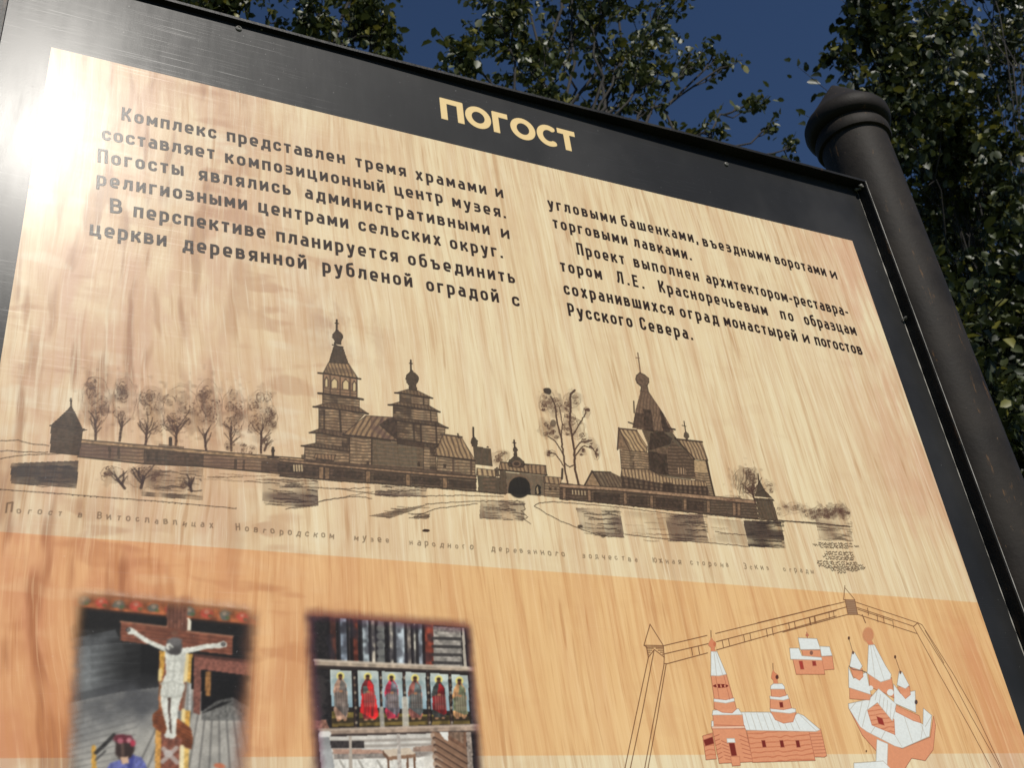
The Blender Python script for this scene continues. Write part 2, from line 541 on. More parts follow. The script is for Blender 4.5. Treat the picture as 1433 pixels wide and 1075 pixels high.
# ------------------------------------------------------------------ printed pictures: a small painter on fine colour meshes
class Print:
    def __init__(s, px_box, step):
        c = on_board_many(px_box)
        s.u0, s.v0 = c.min(0)
        s.u1, s.v1 = c.max(0)
        s.step = step
        s.W = int((s.u1 - s.u0) / step) + 2
        s.H = int((s.v1 - s.v0) / step) + 2
        s.rgb = np.zeros((s.H, s.W, 3), np.float32)
        s.a = np.zeros((s.H, s.W), np.float32)
        s.tx = {k: s.vnoise(k) for k in (3, 6, 14, 40)}
        s.T = lambda p: p
        s.pen = 1.0
    def vnoise(s, cell, seed=None, stretch=1):
        h, w = s.H // cell + 3, int(s.W // (cell * stretch)) + 3
        g = rng.random((h, w)).astype(np.float32)
        y = np.arange(s.H) / cell
        x = np.arange(s.W) / (cell * stretch)
        yi, xi = y.astype(int), x.astype(int)
        fy, fx = (y - yi)[:, None], (x - xi)[None]
        fy, fx = fy * fy * (3 - 2 * fy), fx * fx * (3 - 2 * fx)
        A = g[yi][:, xi] * (1 - fx) + g[yi][:, xi + 1] * fx
        B = g[yi + 1][:, xi] * (1 - fx) + g[yi + 1][:, xi + 1] * fx
        return A * (1 - fy) + B * fy
    def frame(s, ox, oy, k):
        s.T = lambda p: (ox + p[0] / k, oy + p[1] / k)
    def grid(s, pts):
        c = on_board_many([s.T(p) for p in pts])
        return np.stack([(c[:, 0] - s.u0) / s.step, (c[:, 1] - s.v0) / s.step], 1)
    def box(s, g, pad=1):
        x0, y0 = np.floor(g.min(0) - pad).astype(int)
        x1, y1 = np.ceil(g.max(0) + pad).astype(int) + 1
        return max(x0, 0), min(x1, s.W), max(y0, 0), min(y1, s.H)
    def put(s, sl, m, col):
        y, x = sl
        a0 = s.a[y, x]
        a1 = m + a0 * (1 - m)
        k = (m / np.maximum(a1, 1e-5))[..., None]
        s.rgb[y, x] = s.rgb[y, x] * (1 - k) + np.asarray(col, np.float32) * k
        s.a[y, x] = a1
    def mask(s, g, b):
        x0, x1, y0, y1 = b
        X = np.arange(x0, x1)[None, :] + .0
        Y = np.arange(y0, y1)[:, None] + .0
        m = np.zeros((y1 - y0, x1 - x0), bool)
        n = len(g)
        for i in range(n):
            (xa, ya), (xb, yb) = g[i], g[(i + 1) % n]
            if ya == yb:
                continue
            c = ((ya > Y) != (yb > Y)) & (X < (xb - xa) * (Y - ya) / (yb - ya) + xa)
            m ^= c
        return m
    def poly(s, pts, col, al=1.0, tex=0.0, cell=3, grad=None):
        g = s.grid(pts)
        b = s.box(g)
        x0, x1, y0, y1 = b
        if x1 <= x0 or y1 <= y0:
            return
        m = s.mask(g, b).astype(np.float32) * al
        sl = (slice(y0, y1), slice(x0, x1))
        c = np.asarray(col, np.float32)
        if grad is not None:
            t = np.linspace(0, 1, y1 - y0)[:, None, None]
            c = np.asarray(grad, np.float32) * (1 - t) + c * t + np.zeros((1, x1 - x0, 1))
        if tex:
            c = c * (1 + tex * (2 * s.tx[cell][sl] - 1))[..., None]
        s.put(sl, m, c)
    def wash(s, pts, col, al, cell=6, lo=.3, hi=.7, soft=0):
        """broken ink: a polygon whose coverage follows noise"""
        g = s.grid(pts)
        b = s.box(g)
        x0, x1, y0, y1 = b
        if x1 <= x0 or y1 <= y0:
            return
        sl = (slice(y0, y1), slice(x0, x1))
        t = s.vnoise(cell, stretch=2.6)[sl] if soft else s.tx[cell][sl]
        t = np.clip((t - lo) / (hi - lo), 0, 1) * .75 + .25
        s.put(sl, s.mask(g, b) * t * al, col)
    def hatch(s, pts, dirv, gap, col, al, duty=.5):
        g = s.grid(pts)
        b = s.box(g)
        x0, x1, y0, y1 = b
        if x1 <= x0 or y1 <= y0:
            return
        sl = (slice(y0, y1), slice(x0, x1))
        d = s.grid([(0, 0), dirv])
        d = d[1] - d[0]
        n = np.array([-d[1], d[0]]) / np.linalg.norm(d)
        X = np.arange(x0, x1)[None, :]
        Y = np.arange(y0, y1)[:, None]
        ph = (X * n[0] + Y * n[1]) / gap + .45 * s.tx[14][sl]
        st = np.clip((duty - np.abs((ph % 1) - .5) * 2) * 3 + .5, 0, 1)
        s.put(sl, s.mask(g, b) * st * al * (.5 + s.tx[3][sl] * .8).clip(0, 1), col)
    def line(s, pts, wid, col, al=1.0, wob=0.0, broken=0.0):
        g = s.grid(pts)
        wid *= s.pen
        wob *= .7
        if wob:
            n = max(int(np.linalg.norm(np.diff(g, axis=0), axis=1).sum() / 4), 2)
            cum = np.concatenate([[0], np.cumsum(np.linalg.norm(np.diff(g, axis=0), axis=1))])
            t = np.linspace(0, cum[-1], n)
            g = np.stack([np.interp(t, cum, g[:, 0]), np.interp(t, cum, g[:, 1])], 1) + rng.normal(0, wob, (n, 2))
        s.stroke(g, wid, col, al, False, broken)
    def stroke(s, g, wid, col, al=1.0, butt=False, broken=0.0):
        r = wid * .5
        last = len(g) - 2
        for i, (a, b) in enumerate(zip(g[:-1], g[1:])):
            x0, x1, y0, y1 = s.box(np.array([a, b]), r + 2)
            if x1 <= x0 or y1 <= y0:
                continue
            X = np.arange(x0, x1)[None, :] - a[0]
            Y = np.arange(y0, y1)[:, None] - a[1]
            d = b - a
            q = max(d @ d, 1e-9)
            u = (X * d[0] + Y * d[1]) / q
            t = np.clip(u, 0, 1)
            dist = np.hypot(X - t * d[0], Y - t * d[1])
            m = np.clip(r + .5 - dist, 0, 1) * al
            if butt:
                ln_ = math.sqrt(q)
                if i == 0:
                    m = m * np.clip(u * ln_ + .5, 0, 1)
                if i == last:
                    m = m * np.clip((1 - u) * ln_ + .5, 0, 1)
            sl = (slice(y0, y1), slice(x0, x1))
            if broken:
                m = m * np.clip((s.tx[6][sl] - broken) * 4 + .6, 0, 1)
            if butt:
                s.a[sl] = np.maximum(s.a[sl], m)
                s.rgb[sl] = np.asarray(col, np.float32)
            else:
                s.put(sl, m, col)
    def blob(s, c, rx, ry, col, al=1.0, hard=2.0, tex=0.0, cell=6):
        q = s.grid([c, (c[0] + rx, c[1]), (c[0], c[1] + ry)])
        ex, ey = q[1] - q[0], q[2] - q[0]
        R = np.abs(ex) + np.abs(ey)
        b = s.box(np.array([q[0] - R * 1.6, q[0] + R * 1.6]))
        x0, x1, y0, y1 = b
        if x1 <= x0 or y1 <= y0:
            return
        X = np.arange(x0, x1)[None, :] - q[0][0]
        Y = np.arange(y0, y1)[:, None] - q[0][1]
        det = ex[0] * ey[1] - ex[1] * ey[0]
        p = (X * ey[1] - Y * ey[0]) / det
        r = (Y * ex[0] - X * ex[1]) / det
        d = np.hypot(p, r)
        sl = (slice(y0, y1), slice(x0, x1))
        if tex:
            d = d + tex * (s.tx[cell][sl] - .5) * 2
        m = np.clip((1 - d) * hard + .5, 0, 1) * al
        s.put(sl, m, col)
    def build(s, name, y, parent, keep=.012, mat=None):
        c = np.clip(s.rgb, 0, 255) / 255
        lin = np.where(c <= .04045, c / 12.92, ((c + .055) / 1.055) ** 2.4) * KALB
        X = S * (s.u0 + np.arange(s.W) * s.step - UC)
        Z = EYE_Z + S * (s.v0 + np.arange(s.H) * s.step)
        co = np.zeros((s.H, s.W, 3), np.float32)
        co[..., 0] = X[None]
        co[..., 1] = S * y
        co[..., 2] = Z[:, None]
        on = s.a > keep
        cell = on[:-1, :-1] | on[1:, :-1] | on[:-1, 1:] | on[1:, 1:]
        idx = np.arange(s.H * s.W).reshape(s.H, s.W)
        q = np.stack([idx[:-1, :-1], idx[:-1, 1:], idx[1:, 1:], idx[1:, :-1]], -1)[cell]
        used, inv = np.unique(q.ravel(), return_inverse=True)
        co = co.reshape(-1, 3)[used]
        rgba = np.concatenate([lin, s.a[..., None]], -1).reshape(-1, 4)[used].astype(np.float32)
        me = bpy.data.meshes.new(name)
        me.vertices.add(len(co))
        me.vertices.foreach_set('co', co.ravel())
        me.loops.add(len(inv))
        me.loops.foreach_set('vertex_index', inv.astype(np.int32))
        me.polygons.add(len(q))
        me.polygons.foreach_set('loop_start', np.arange(0, len(inv), 4, dtype=np.int32))
        me.polygons.foreach_set('loop_total', np.full(len(q), 4, np.int32))
        me.update(calc_edges=True)
        at = me.attributes.new('ink', 'FLOAT_COLOR', 'POINT')
        at.data.foreach_set('color', rgba.ravel())
        return link(name, me, mat or M_INK, parent)

DK, BR, MD, LT = (60, 46, 38), (86, 66, 54), (138, 108, 84), (212, 186, 144)


# ------------------------------------------------------------------ lettering: a stroke alphabet (x height 1, capitals 1.4), printed on fine meshes
def _arc(cx, cy, r, a0, a1, n=7):
    return [(cx + r * math.cos(math.radians(a0 + (a1 - a0) * i / (n - 1))), cy + r * math.sin(math.radians(a0 + (a1 - a0) * i / (n - 1)))) for i in range(n)]

def alphabet(h, r=.24, CAPH=1.40):
    """glyph -> (width, strokes); h is half the stroke"""
    w = .74
    l, R, B, T, M = h, w - h, h, 1 - h, .5
    G = {}
    def tr(x, y): return _arc(x - r, y - r, r, 90, 0)      # corners walked clockwise
    def br(x, y): return _arc(x - r, y + r, r, 0, -90)
    def bl(x, y): return _arc(x + r, y + r, r, -90, -180)
    def tl(x, y): return _arc(x + r, y - r, r, 180, 90)
    def Pbowl(xa, xb, y0, y1, rr):
        return [(xa, y1)] + _arc(xb - rr, y1 - rr, rr, 90, 0) + _arc(xb - rr, y0 + rr, rr, 0, -90) + [(xa, y0)]
    ring = lambda y0, y1: tr(R, y1) + br(R, y0) + bl(l, y0) + tl(l, y1) + tr(R, y1)[:1]
    q = .19
    G['о'] = (w, [ring(B, T) + tr(R, T)[:2]])
    e = R - .04
    G['с'] = (w * .92, [[(e, .70)] + _arc(e - .15, T - .15, .15, 0, 90) + _arc(l + r, T - r, r, 90, 180) + _arc(l + r, B + r, r, 180, 270) + _arc(e - .15, B + .15, .15, 270, 360) + [(e, .30)]])
    G['е'] = (w, [[(R, B)] + bl(l, B) + tl(l, T) + tr(R, T) + [(R, .45)], [(R + h, .45), (l, .45)]])
    G['а'] = (w * .96, [[(l + .05, T)] + tr(R - .03, T) + [(R - .03, 0)], [(R, .57)] + _arc(l + q, .57 - q, q, 90, 180) + _arc(l + q, B + q, q, 180, 270) + [(R, B)]])
    G['б'] = (w, [ring(B, T - .02) + tr(R, T)[:1], [(l, .5), (l, .95)] + _arc(l + .26, 1.02, .26, 180, 100) + [(R + .02, 1.36)]])
    G['в'] = (w, [[(l, 0), (l, 1)], Pbowl(l, R - .05, .53, T, .17), Pbowl(l, R, B, .53, .19)])
    G['г'] = (w * .80, [[(l, 0), (l, 1)], [(0, T), (w * .82, T)]])
    G['д'] = (w * 1.12, [[(0, B), (w * 1.12, B)], [(h * .8, B), (h * .8, -.24)], [(w * 1.12 - h * .8, B), (w * 1.12 - h * .8, -.24)], [(.22, B), (.27, .5), (.28, 1)], [(.2, T), (w - .0, T)], [(w - .03, 0), (w - .03, 1)]])
    G['з'] = (w * .92, [Pbowl(l - .08, R - .09, .53, T, .17), Pbowl(.26, R - .05, B, .53, .19)[:-1] + [(l - .1, B)]])
    G['и'] = (w, [[(l, 0), (l, 1)], [(R, 0), (R, 1)], [(l, .14), (R, .86)]])
    G['й'] = (w, G['и'][1] + [[(.17, 1.36), (.22, 1.24), (.37, 1.18), (.52, 1.24), (.57, 1.36)]])
    G['к'] = (w * .98, [[(l, 0), (l, 1)], [(R + .02, 1), (R - .06, .78), (l + .2, .52), (l, .52)], [(l + .2, .52), (R - .06, .26), (R + .02, 0)]])
    G['л'] = (w * 1.02, [[(0, B), (.10, B + .03), (.19, .35), (.22, 1)], [(.14, T), (w, T)], [(R + .01, 0), (R + .01, 1)]])
    G['м'] = (w * 1.2, [[(l, 0), (l, 1)], [(w * 1.2 - h, 0), (w * 1.2 - h, 1)], [(l, .93), (w * .6, .30), (w * 1.2 - h, .93)]])
    G['н'] = (w, [[(l, 0), (l, 1)], [(R, 0), (R, 1)], [(l, .51), (R, .51)]])
    G['п'] = (w, [[(l, 0), (l, 1)], [(R, 0), (R, 1)], [(0, T), (w, T)]])
    G['р'] = (w, [[(l, -.38), (l, 1)], Pbowl(l, R, B, T, .24)])
    G['т'] = (w * .88, [[(0, T), (w * .88, T)], [(w * .44, 0), (w * .44, 1)]])
    G['у'] = (w, [[(.09, 1), (.40, .04)], [(w - .09, 1), (.36, -.18), (.24, -.27), (.04, -.27)]])
    G['х'] = (w, [[(.10, 1), (w - .10, 0)], [(w - .10, 1), (.10, 0)]])
    G['ц'] = (w * 1.14, [[(l, 0), (l, 1)], [(R, 0), (R, 1)], [(0, B), (w * 1.14, B)], [(w * 1.14 - h * .8, B), (w * 1.14 - h * .8, -.24)]])
    G['ч'] = (w * .94, [[(l, 1)] + _arc(l + .2, .62, .2, 180, 270) + [(R - .03, .42)], [(R - .03, 0), (R - .03, 1)]])
    W3 = 1.10
    G['ш'] = (W3, [[(l, 0), (l, 1)], [(W3 / 2, 0), (W3 / 2, 1)], [(W3 - h, 0), (W3 - h, 1)], [(0, B), (W3, B)]])
    G['ъ'] = (.92, [[(0, T), (.34, T)], [(.30, 0), (.30, 1)], Pbowl(.30, .92 - h, B, .57, .2)])
    G['ы'] = (.98, [[(l, 0), (l, 1)], Pbowl(l, .66 - h, B, .57, .2), [(.98 - h, 0), (.98 - h, 1)]])
    G['ь'] = (.70, [[(l, 0), (l, 1)], Pbowl(l, .70 - h, B, .57, .2)])
    G['я'] = (w, [[(R, 0), (R, 1)], [(R, T)] + _arc(l + .02 + q, T - q, q, 90, 180) + _arc(l + .02 + q, .42 + q, q, 180, 270) + [(R, .42)], [(R - .22, .44), (.10, 0)]])
    G['ж'] = (1.0, [[(.5, 0), (.5, 1)], [(.08, 1), (.5, .5), (.08, 0)], [(.92, 1), (.5, .5), (.92, 0)]])
    G['ю'] = (1.0, [[(h, 0), (h, 1)], [(h, .5), (.35, .5)], [(.35 + .28 + .28 * math.cos(t), .5 + .37 * math.sin(t)) for t in np.linspace(0, 6.4, 16)]])
    C = CAPH
    G['К'] = (w * 1.06, [[(l, 0), (l, C)], [(R + .04, C), (R - .06, 1.06), (l + .2, .72), (l, .72)], [(l + .2, .72), (R - .03, .36), (R + .05, 0)]])
    G['П'] = (w * 1.06, [[(l, 0), (l, C)], [(R + .04, 0), (R + .04, C)], [(0, C - h), (w * 1.06, C - h)]])
    G['В'] = (w * 1.05, [[(l, 0), (l, C)], Pbowl(l, R, .74, C - h, .24), Pbowl(l, R + .04, B, .74, .26)])
    G['Л'] = (w * 1.1, [[(0, B), (.11, B + .03), (.22, .5), (.25, C)], [(.15, C - h), (w * 1.08, C - h)], [(R + .07, 0), (R + .07, C)]])
    G['Е'] = (w * .92, [[(l, 0), (l, C)], [(0, C - h), (w * .92, C - h)], [(l, .73), (w * .86, .73)], [(0, B), (w * .92, B)]])
    G['Р'] = (w * 1.03, [[(l, 0), (l, C)], Pbowl(l, R + .02, .56, C - h, .27)])
    G['С'] = (w, [[(R, C - .36)] + tr(R, C - h)[::-1] + tl(l, C - h)[::-1] + bl(l, B)[::-1] + br(R, B)[::-1] + [(R, .36)]])
    G['Н'] = (w * 1.06, [[(l, 0), (l, C)], [(R + .04, 0), (R + .04, C)], [(l, .72), (R + .04, .72)]])
    G['Ю'] = (1.2, [[(h, 0), (h, C)], [(h, .7), (.4, .7)], [(.4 + .36 + .36 * math.cos(t), .7 + .57 * math.sin(t)) for t in np.linspace(0, 6.4, 18)]])
    G['Э'] = (w, [[(l, C - h)] + tr(R, C - h) + br(R, B) + [(l, B)], [(.3, .7), (R, .7)]])
    k = h * 1.1
    G['.'] = (2 * k, [[(k, 0), (k, 2 * k)]])
    G[','] = (2 * k, [[(k, 2 * k), (k, 0), (k * .5, -.2)]])
    G['-'] = (.48, [[(0, .5), (.48, .5)]])
    return G

def set_word(s, G, word, a, b, xh, h, xs, col, jitter=0.0):
    """letters between board points a and b on the baseline, xh board units per x height; the tracking fills the measured width"""
    a, b = np.asarray(a), np.asarray(b)
    wd = np.linalg.norm(b - a)
    d = (b - a) / wd
    up_ = np.array([-d[1], d[0]])
    widths = [G[c][0] * xh * xs for c in word]
    gap = (wd - sum(widths)) / max(len(word) - 1, 1)
    k = 1.0
    if len(word) > 1 and gap < .10 * xh:
        gap = .10 * xh
        k = (wd - gap * (len(word) - 1)) / sum(widths)
    if len(word) == 1:
        k = wd / widths[0]
    x = 0.0
    for c, wc in zip(word, widths):
        rot = random.gauss(0, jitter)
        for st in G[c][1]:
            g = np.array([a + d * (x + px * xh * xs * k) + up_ * (py * xh + rot * px * xh) for px, py in st])
            g = (g - [s.u0, s.v0]) / s.step
            s.stroke(g, 2 * h * xh / s.step * (1.0), col, 1.0, True)
        x += wc * k + gap

def words_print(name, items, G, xh, h, xs, col, box, step, y, mat, parent):
    s = Print(box, step)
    for word, a, b in items:
        a, b = on_board_many([a, b])
        if len(word) > 2:
            b = a + (b - a) * (1 - .0012 / np.linalg.norm(b - a))
        set_word(s, G, word, a, b, xh, h, xs, col)
    return s.build(name, y, parent, .02)

def title_glyphs(h):
    C, l = 1.0, h
    ring = [(.56 + (.56 - h) * math.cos(t), .5 + (.52 - h) * math.sin(t)) for t in np.linspace(0, 2 * math.pi, 33)]
    cc = [(.54 + (.54 - h) * math.cos(t), .5 + (.52 - h) * math.sin(t)) for t in np.linspace(math.radians(52), math.radians(308), 27)]
    return {'П': (.98, [[(l, 0), (l, C)], [(.98 - l, 0), (.98 - l, C)], [(0, C - h * .85), (.98, C - h * .85)]]),
            'О': (1.12, [ring + ring[1:2]]), 'Г': (.70, [[(l, 0), (l, C)], [(0, C - h * .85), (.70, C - h * .85)]]),
            'С': (.88, [cc]), 'Т': (.86, [[(0, C - h * .85), (.86, C - h * .85)], [(.43, 0), (.43, C)]])}

CREAM, TXT = (239, 210, 152), (46, 31, 23)
words_print('title_lettering', [('ПОГОСТ', (618.4, 165.7), (809.5, 213.9))], title_glyphs(.122), .0412, .122, .92, CREAM, [(600, 120), (830, 120), (830, 230), (600, 230)], 1 / 2200, -.00018, None, panel)
COL1 = [
 ('Комплекс', (170, 167.7), (303.5, 194.5)), ('представлен', (317.7, 197), (484, 229.8)), ('тремя', (498, 233), (569.5, 247.5)),
 ('храмами', (582.2, 251.1), (682, 272.4)), ('и', (693.8, 274.9), (704.7, 277.4)),
 ('составляет', (142.7, 195.3), (301.8, 223)), ('композиционный', (315.2, 227.2), (539.8, 270)), ('центр', (553, 273), (621.2, 285)), ('музея.', (633.5, 288.8), (709.2, 305.9)),
 ('Погосты', (136.8, 227), (258.2, 246.4)), ('являлись', (278, 251.4), (408.3, 273.5)), ('административными', (427.1, 277.2), (686.6, 329)), ('и', (701.1, 331.8), (713.4, 334.8)),
 ('религиозными', (135.1, 259), (347, 294.3)), ('центрами', (361.8, 296.8), (488.7, 320.3)), ('сельских', (502.1, 322.4), (618.4, 344.4)), ('округ.', (630.5, 347.7), (705, 361.6)),
 ('В', (154, 297.7), (171.2, 299.8)), ('перспективе', (186.9, 303.5), (372.8, 334.3)), ('планируется', (387, 337.7), (558.4, 367.3)), ('объединить', (571.7, 370.4), (722.2, 397.2)),
 ('церкви', (125.5, 329), (234, 345.4)), ('деревянной', (256, 350), (430.3, 377.1)), ('рубленой', (451.6, 381.2), (578.5, 402.5)), ('оградой', (597.3, 406.8), (699.6, 423.9)), ('с', (717.2, 427.4), (727.2, 429.4))]
COL2 = [
 ('угловыми', (767.5, 291.5), (863.4, 313.6)), ('башенками,', (870.9, 316.1), (978.1, 341.2)), ('въездными', (984.7, 344.4), (1079.5, 367.1)), ('воротами', (1085.7, 369.2), (1157.7, 387.2)), ('и', (1163.3, 389), (1172.6, 391.3)),
 ('торговыми', (774.5, 318.6), (879.3, 343.4)), ('лавками.', (888.2, 345.4), (969.1, 364.7)),
 ('Проект', (808.5, 356), (875.6, 370.6)), ('выполнен', (888, 373.6), (979.5, 394)), ('архитектором-реставра-', (989.3, 396.1), (1189.3, 443.6)),
 ('тором', (785, 379.3), (843.8, 391.8)), ('Л.Е.', (864.4, 395.7), (902.8, 404.6)), ('Красноречьевым', (923.4, 408.7), (1075.8, 442)), ('по', (1093.5, 446.2), (1111.2, 450.5)), ('образцам', (1127, 454.2), (1200.1, 470)),
 ('сохранившихся', (790, 411.6), (944.5, 441.7)), ('оград', (953, 443.7), (1007, 454.6)), ('монастырей', (1014.5, 455.9), (1117.3, 478.4)), ('и', (1124.5, 479), (1134, 481.2)), ('погостов', (1142, 483), (1208.5, 497.5)),
 ('Русского', (796.2, 442), (886.8, 458.8)), ('Севера.', (897, 461), (971, 476.4))]

ALPH = alphabet(.110)
words_print('paragraph_lettering', COL1, ALPH, .0152, .110, .88, TXT, [(95, 135), (740, 230), (745, 450), (95, 400)], 1 / 1900, -.00036, None, wood)
words_print('paragraph_lettering', COL2, ALPH, .0152, .110, .78, TXT, [(755, 255), (1215, 350), (1235, 515), (755, 480)], 1 / 1900, -.00036, None, wood)

# the hand drawn caption under the panorama, letter by letter along its line
def caption():
    txt = 'Погост в Витославлицах  Новгородском  музее  народного  деревянного  зодчества  Южная сторона  Эскиз  ограды'
    line = [(12, 719), (60, 720.5), (145, 727), (200, 731.5), (290, 739), (400, 749), (480, 755), (560, 762), (680, 771), (800, 780), (900, 787), (1000, 793), (1137, 803)]
    pts = on_board_many(line)
    cum = np.concatenate([[0], np.cumsum(np.linalg.norm(np.diff(pts, axis=0), axis=1))])
    G = alphabet(.10)
    s = Print([(-5, 690), (1160, 790), (1160, 825), (-5, 760)], 1 / 1500)
    for i, ch in enumerate(txt):
        if ch == ' ':
            continue
        p = np.array([np.interp(cum[-1] * i / (len(txt) - 1), cum, pts[:, q]) for q in (0, 1)])
        xh = (.0052 if i else .0068) * random.uniform(.85, 1.12)
        wc = G[ch][0] * xh
        set_word(s, G, ch, p - [wc / 2, 0], p + [wc / 2, random.uniform(-.0008, .0008)], xh, .10, 1.0, (104, 78, 56), .12)
    s.a *= .5
    return s.build('caption_lettering', -.00044, wood)
caption()

#@@PANORAMA@@
def panorama():
    s = Print([(-60, 440), (1240, 440), (1240, 830), (-60, 800)], 1 / 1250)
    s.pen = .85
    A = lambda: s.frame(0, 430, 2.985)
    B = lambda: s.frame(400, 430, 3.5825)
    C = lambda: s.frame(740, 480, 2.985)
    PU = (96, 70, 66)
    def tier(pts, hat=True, al=.88, col=BR, gap=5.5):
        s.poly(pts, (164, 132, 100), .66, .3)
        if hat:
            s.hatch(pts, (10, 1.2), gap * .8, DK, .62, .42)
        s.wash(pts, col, al * .42, 6)
        s.line(pts + pts[:1], 1.2, DK, .75)
    def roof(pts, dirv, base=(168, 134, 96), gap=6, dark=.0):
        s.poly(pts, base, .75, .12)
        s.hatch(pts, dirv, gap, BR, .8, .42)
        if dark:
            s.wash(pts, DK, dark, 6)
        s.line(pts + pts[:1], 1.3, DK, .8)
    def solid(pts, al=.93, col=DK):
        s.poly(pts, col, al * .93, .3, 3)
    def crown(c, rx, ry, n=26, col=(128, 92, 72), al=.30):
        s.blob(c, rx * .9, ry * .9, col, al * .22, 2.2, .7, 14)
        s.blob(c, rx * .9, ry * .95, col, al * .34, 2.2, .9, 6)
        dark = (92, 62, 50)
        lobes = [(c[0] + rx * .62 * random.uniform(-1, 1), c[1] + ry * .75 * random.uniform(-1, 1)) for _ in range(max(4, n // 3))]
        for _ in range(n * 9):
            p = random.choice(lobes)
            t = random.uniform(0, 6.28)
            rr = random.uniform(.75, 1.05) if random.random() < .6 else random.uniform(.1, .9)
            q0 = (p[0] + rx * .34 * rr * math.cos(t), p[1] + ry * .24 * rr * math.sin(t))
            t2 = t + random.uniform(.15, .5)
            q1 = (p[0] + rx * .34 * rr * math.cos(t2), p[1] + ry * .24 * rr * math.sin(t2))
            s.line([q0, q1], random.uniform(.6, 1.0), dark, al * random.uniform(.5, 2.0), .3)
        for p in lobes:
            s.blob((p[0], p[1] + ry * .1), rx * .3, ry * .16, dark, al * random.uniform(.1, .6), 1.5, .9, 6)
        s.line([(c[0] + rx * math.cos(f) * random.uniform(.88, 1.05), c[1] + ry * math.sin(f) * random.uniform(.9, 1.04)) for f in np.linspace(0, 6.4, 26)], .8, dark, al * 1.0, .4, .45)
    def boughs(foot, fork, spread, n=7, w=2.0, col=(76, 52, 44), al=.8):
        s.line([foot, fork], w * 1.7, col, al, .4)
        for _ in range(n):
            f = random.uniform(.2, 1)
            st = (foot[0] + (fork[0] - foot[0]) * f, foot[1] + (fork[1] - foot[1]) * f)
            e = (st[0] + random.uniform(-1, 1) * spread, st[1] - random.uniform(.5, 1.4) * spread)
            md = ((st[0] + e[0]) / 2 + random.uniform(-.15, .15) * spread, (st[1] + e[1]) / 2)
            s.line([st, md, e], w * .7, col, al * .8, .4)
    def scrub(pts, col, al, n, ln):
        """loose near horizontal strokes"""
        a = np.array(pts)
        lo, hi = a.min(0), a.max(0)
        for _ in range(n):
            x, y = random.uniform(lo[0], hi[0]), random.uniform(lo[1], hi[1])
            h = ln * random.uniform(.4, 1.2)
            x2 = min(x + h, hi[0])
            s.line([(x, y), ((x + x2) / 2, y + random.uniform(-2, 5)), (x2, y + random.uniform(0, 6))], random.uniform(.8, 2.2), col, al * random.uniform(.4, 1), .5)

    # ---- left third
    A()
    s.line([(-60, 562), (0, 560), (60, 556), (90, 560), (130, 572), (205, 580)], 1.2, BR, .7, .6)
    s.line([(-60, 600), (90, 604), (200, 608)], 1.2, BR, .8, .6)
    s.line([(-60, 645), (30, 628), (120, 618), (270, 612)], 1.2, BR, .7, .6)
    for c, rx, ry in (((400, 395), 55, 105), ((520, 385), 44, 95), ((632, 430), 52, 105), ((755, 430), 72, 98), ((868, 410), 52, 105), ((975, 435), 46, 95), ((1085, 440), 50, 92), ((1132, 462), 24, 52)):
        crown(c, rx * 1.12, ry * 1.02, 32, (128, 92, 72), .36)
    for ft, fk, sp, n in (((400, 552), (398, 470), 48, 9), ((500, 560), (512, 480), 40, 6), ((608, 575), (615, 500), 55, 9), ((735, 575), (740, 500), 60, 9), ((860, 598), (855, 530), 42, 10), ((965, 600), (965, 500), 38, 8), ((1090, 610), (1092, 520), 48, 9), ((1105, 600), (1115, 570), 30, 5)):
        boughs(ft, fk, sp, n)
    for c in ((960, 580), (1010, 590), (1050, 600), (1110, 570)):
        crown(c, 24, 24, 8)
    fence = [(325, 553), (850, 600), (1265, 633), (1433, 655), (1433, 715), (1265, 705), (850, 667), (600, 655), (325, 625)]
    s.poly(fence, (142, 110, 84), .62, .25)
    s.hatch(fence, (10, .9), 5, BR, .6, .5)
    s.wash(fence, PU, .5, 14, soft=1)
    s.poly([(325, 553), (850, 600), (1265, 633), (1433, 655), (1433, 665), (1265, 646), (850, 613), (325, 566)], (176, 142, 104), .8, .25)
    for a_, b_ in (((325, 553), (850, 600)), ((850, 600), (1265, 633)), ((1265, 633), (1433, 655))):
        s.line([a_, b_], 1.8, DK, .9)
        s.line([(a_[0], a_[1] + 15), (b_[0], b_[1] + 15)], 1.4, DK, .8)
    s.line([(325, 625), (600, 655), (850, 667), (1265, 705), (1433, 716)], 2.0, DK, .9)
    for x, y in ((452, 582), (490, 586), (612, 600), (648, 604), (978, 634), (1012, 637), (1160, 650)):
        solid([(x, y), (x + 12, y + 1), (x + 12, y + 48), (x, y + 47)], .6)
    solid([(600, 592), (850, 614), (850, 668), (600, 655)], .66)
    solid([(662, 572), (768, 582), (768, 592), (662, 582)], .6, BR)
    s.line([(712, 575), (712, 548)], 5, DK, .9)
    s.blob((712, 556), 7, 9, DK, .9, 4)
    s.line([(1140, 625), (1140, 588)], 4, DK, .9)
    s.blob((1140, 600), 8, 9, DK, .9, 4)
    s.line([(1120, 628), (1160, 630)], 4, DK, .8)
    solid([(1090, 642), (1230, 655), (1230, 702), (1090, 690)], .6)
    solid([(1158, 650), (1330, 664), (1330, 710), (1158, 697)], .7)
    for i in range(4):
        s.line([(1230 + i * 11, 662), (1231 + i * 11, 684)], 2.2, LT, .9)
    # corner tower
    solid([(297, 408), (286, 425), (214, 492), (345, 508), (320, 455), (303, 420)], .95)
    solid([(203, 494), (232, 488), (335, 503), (366, 513), (345, 520), (214, 500)], .95)
    solid([(213, 496), (347, 514), (331, 622), (209, 608)], .92)
    s.hatch([(213, 500), (347, 518), (331, 622), (209, 608)], (10, 1), 6, (92, 74, 58), .35, .4)
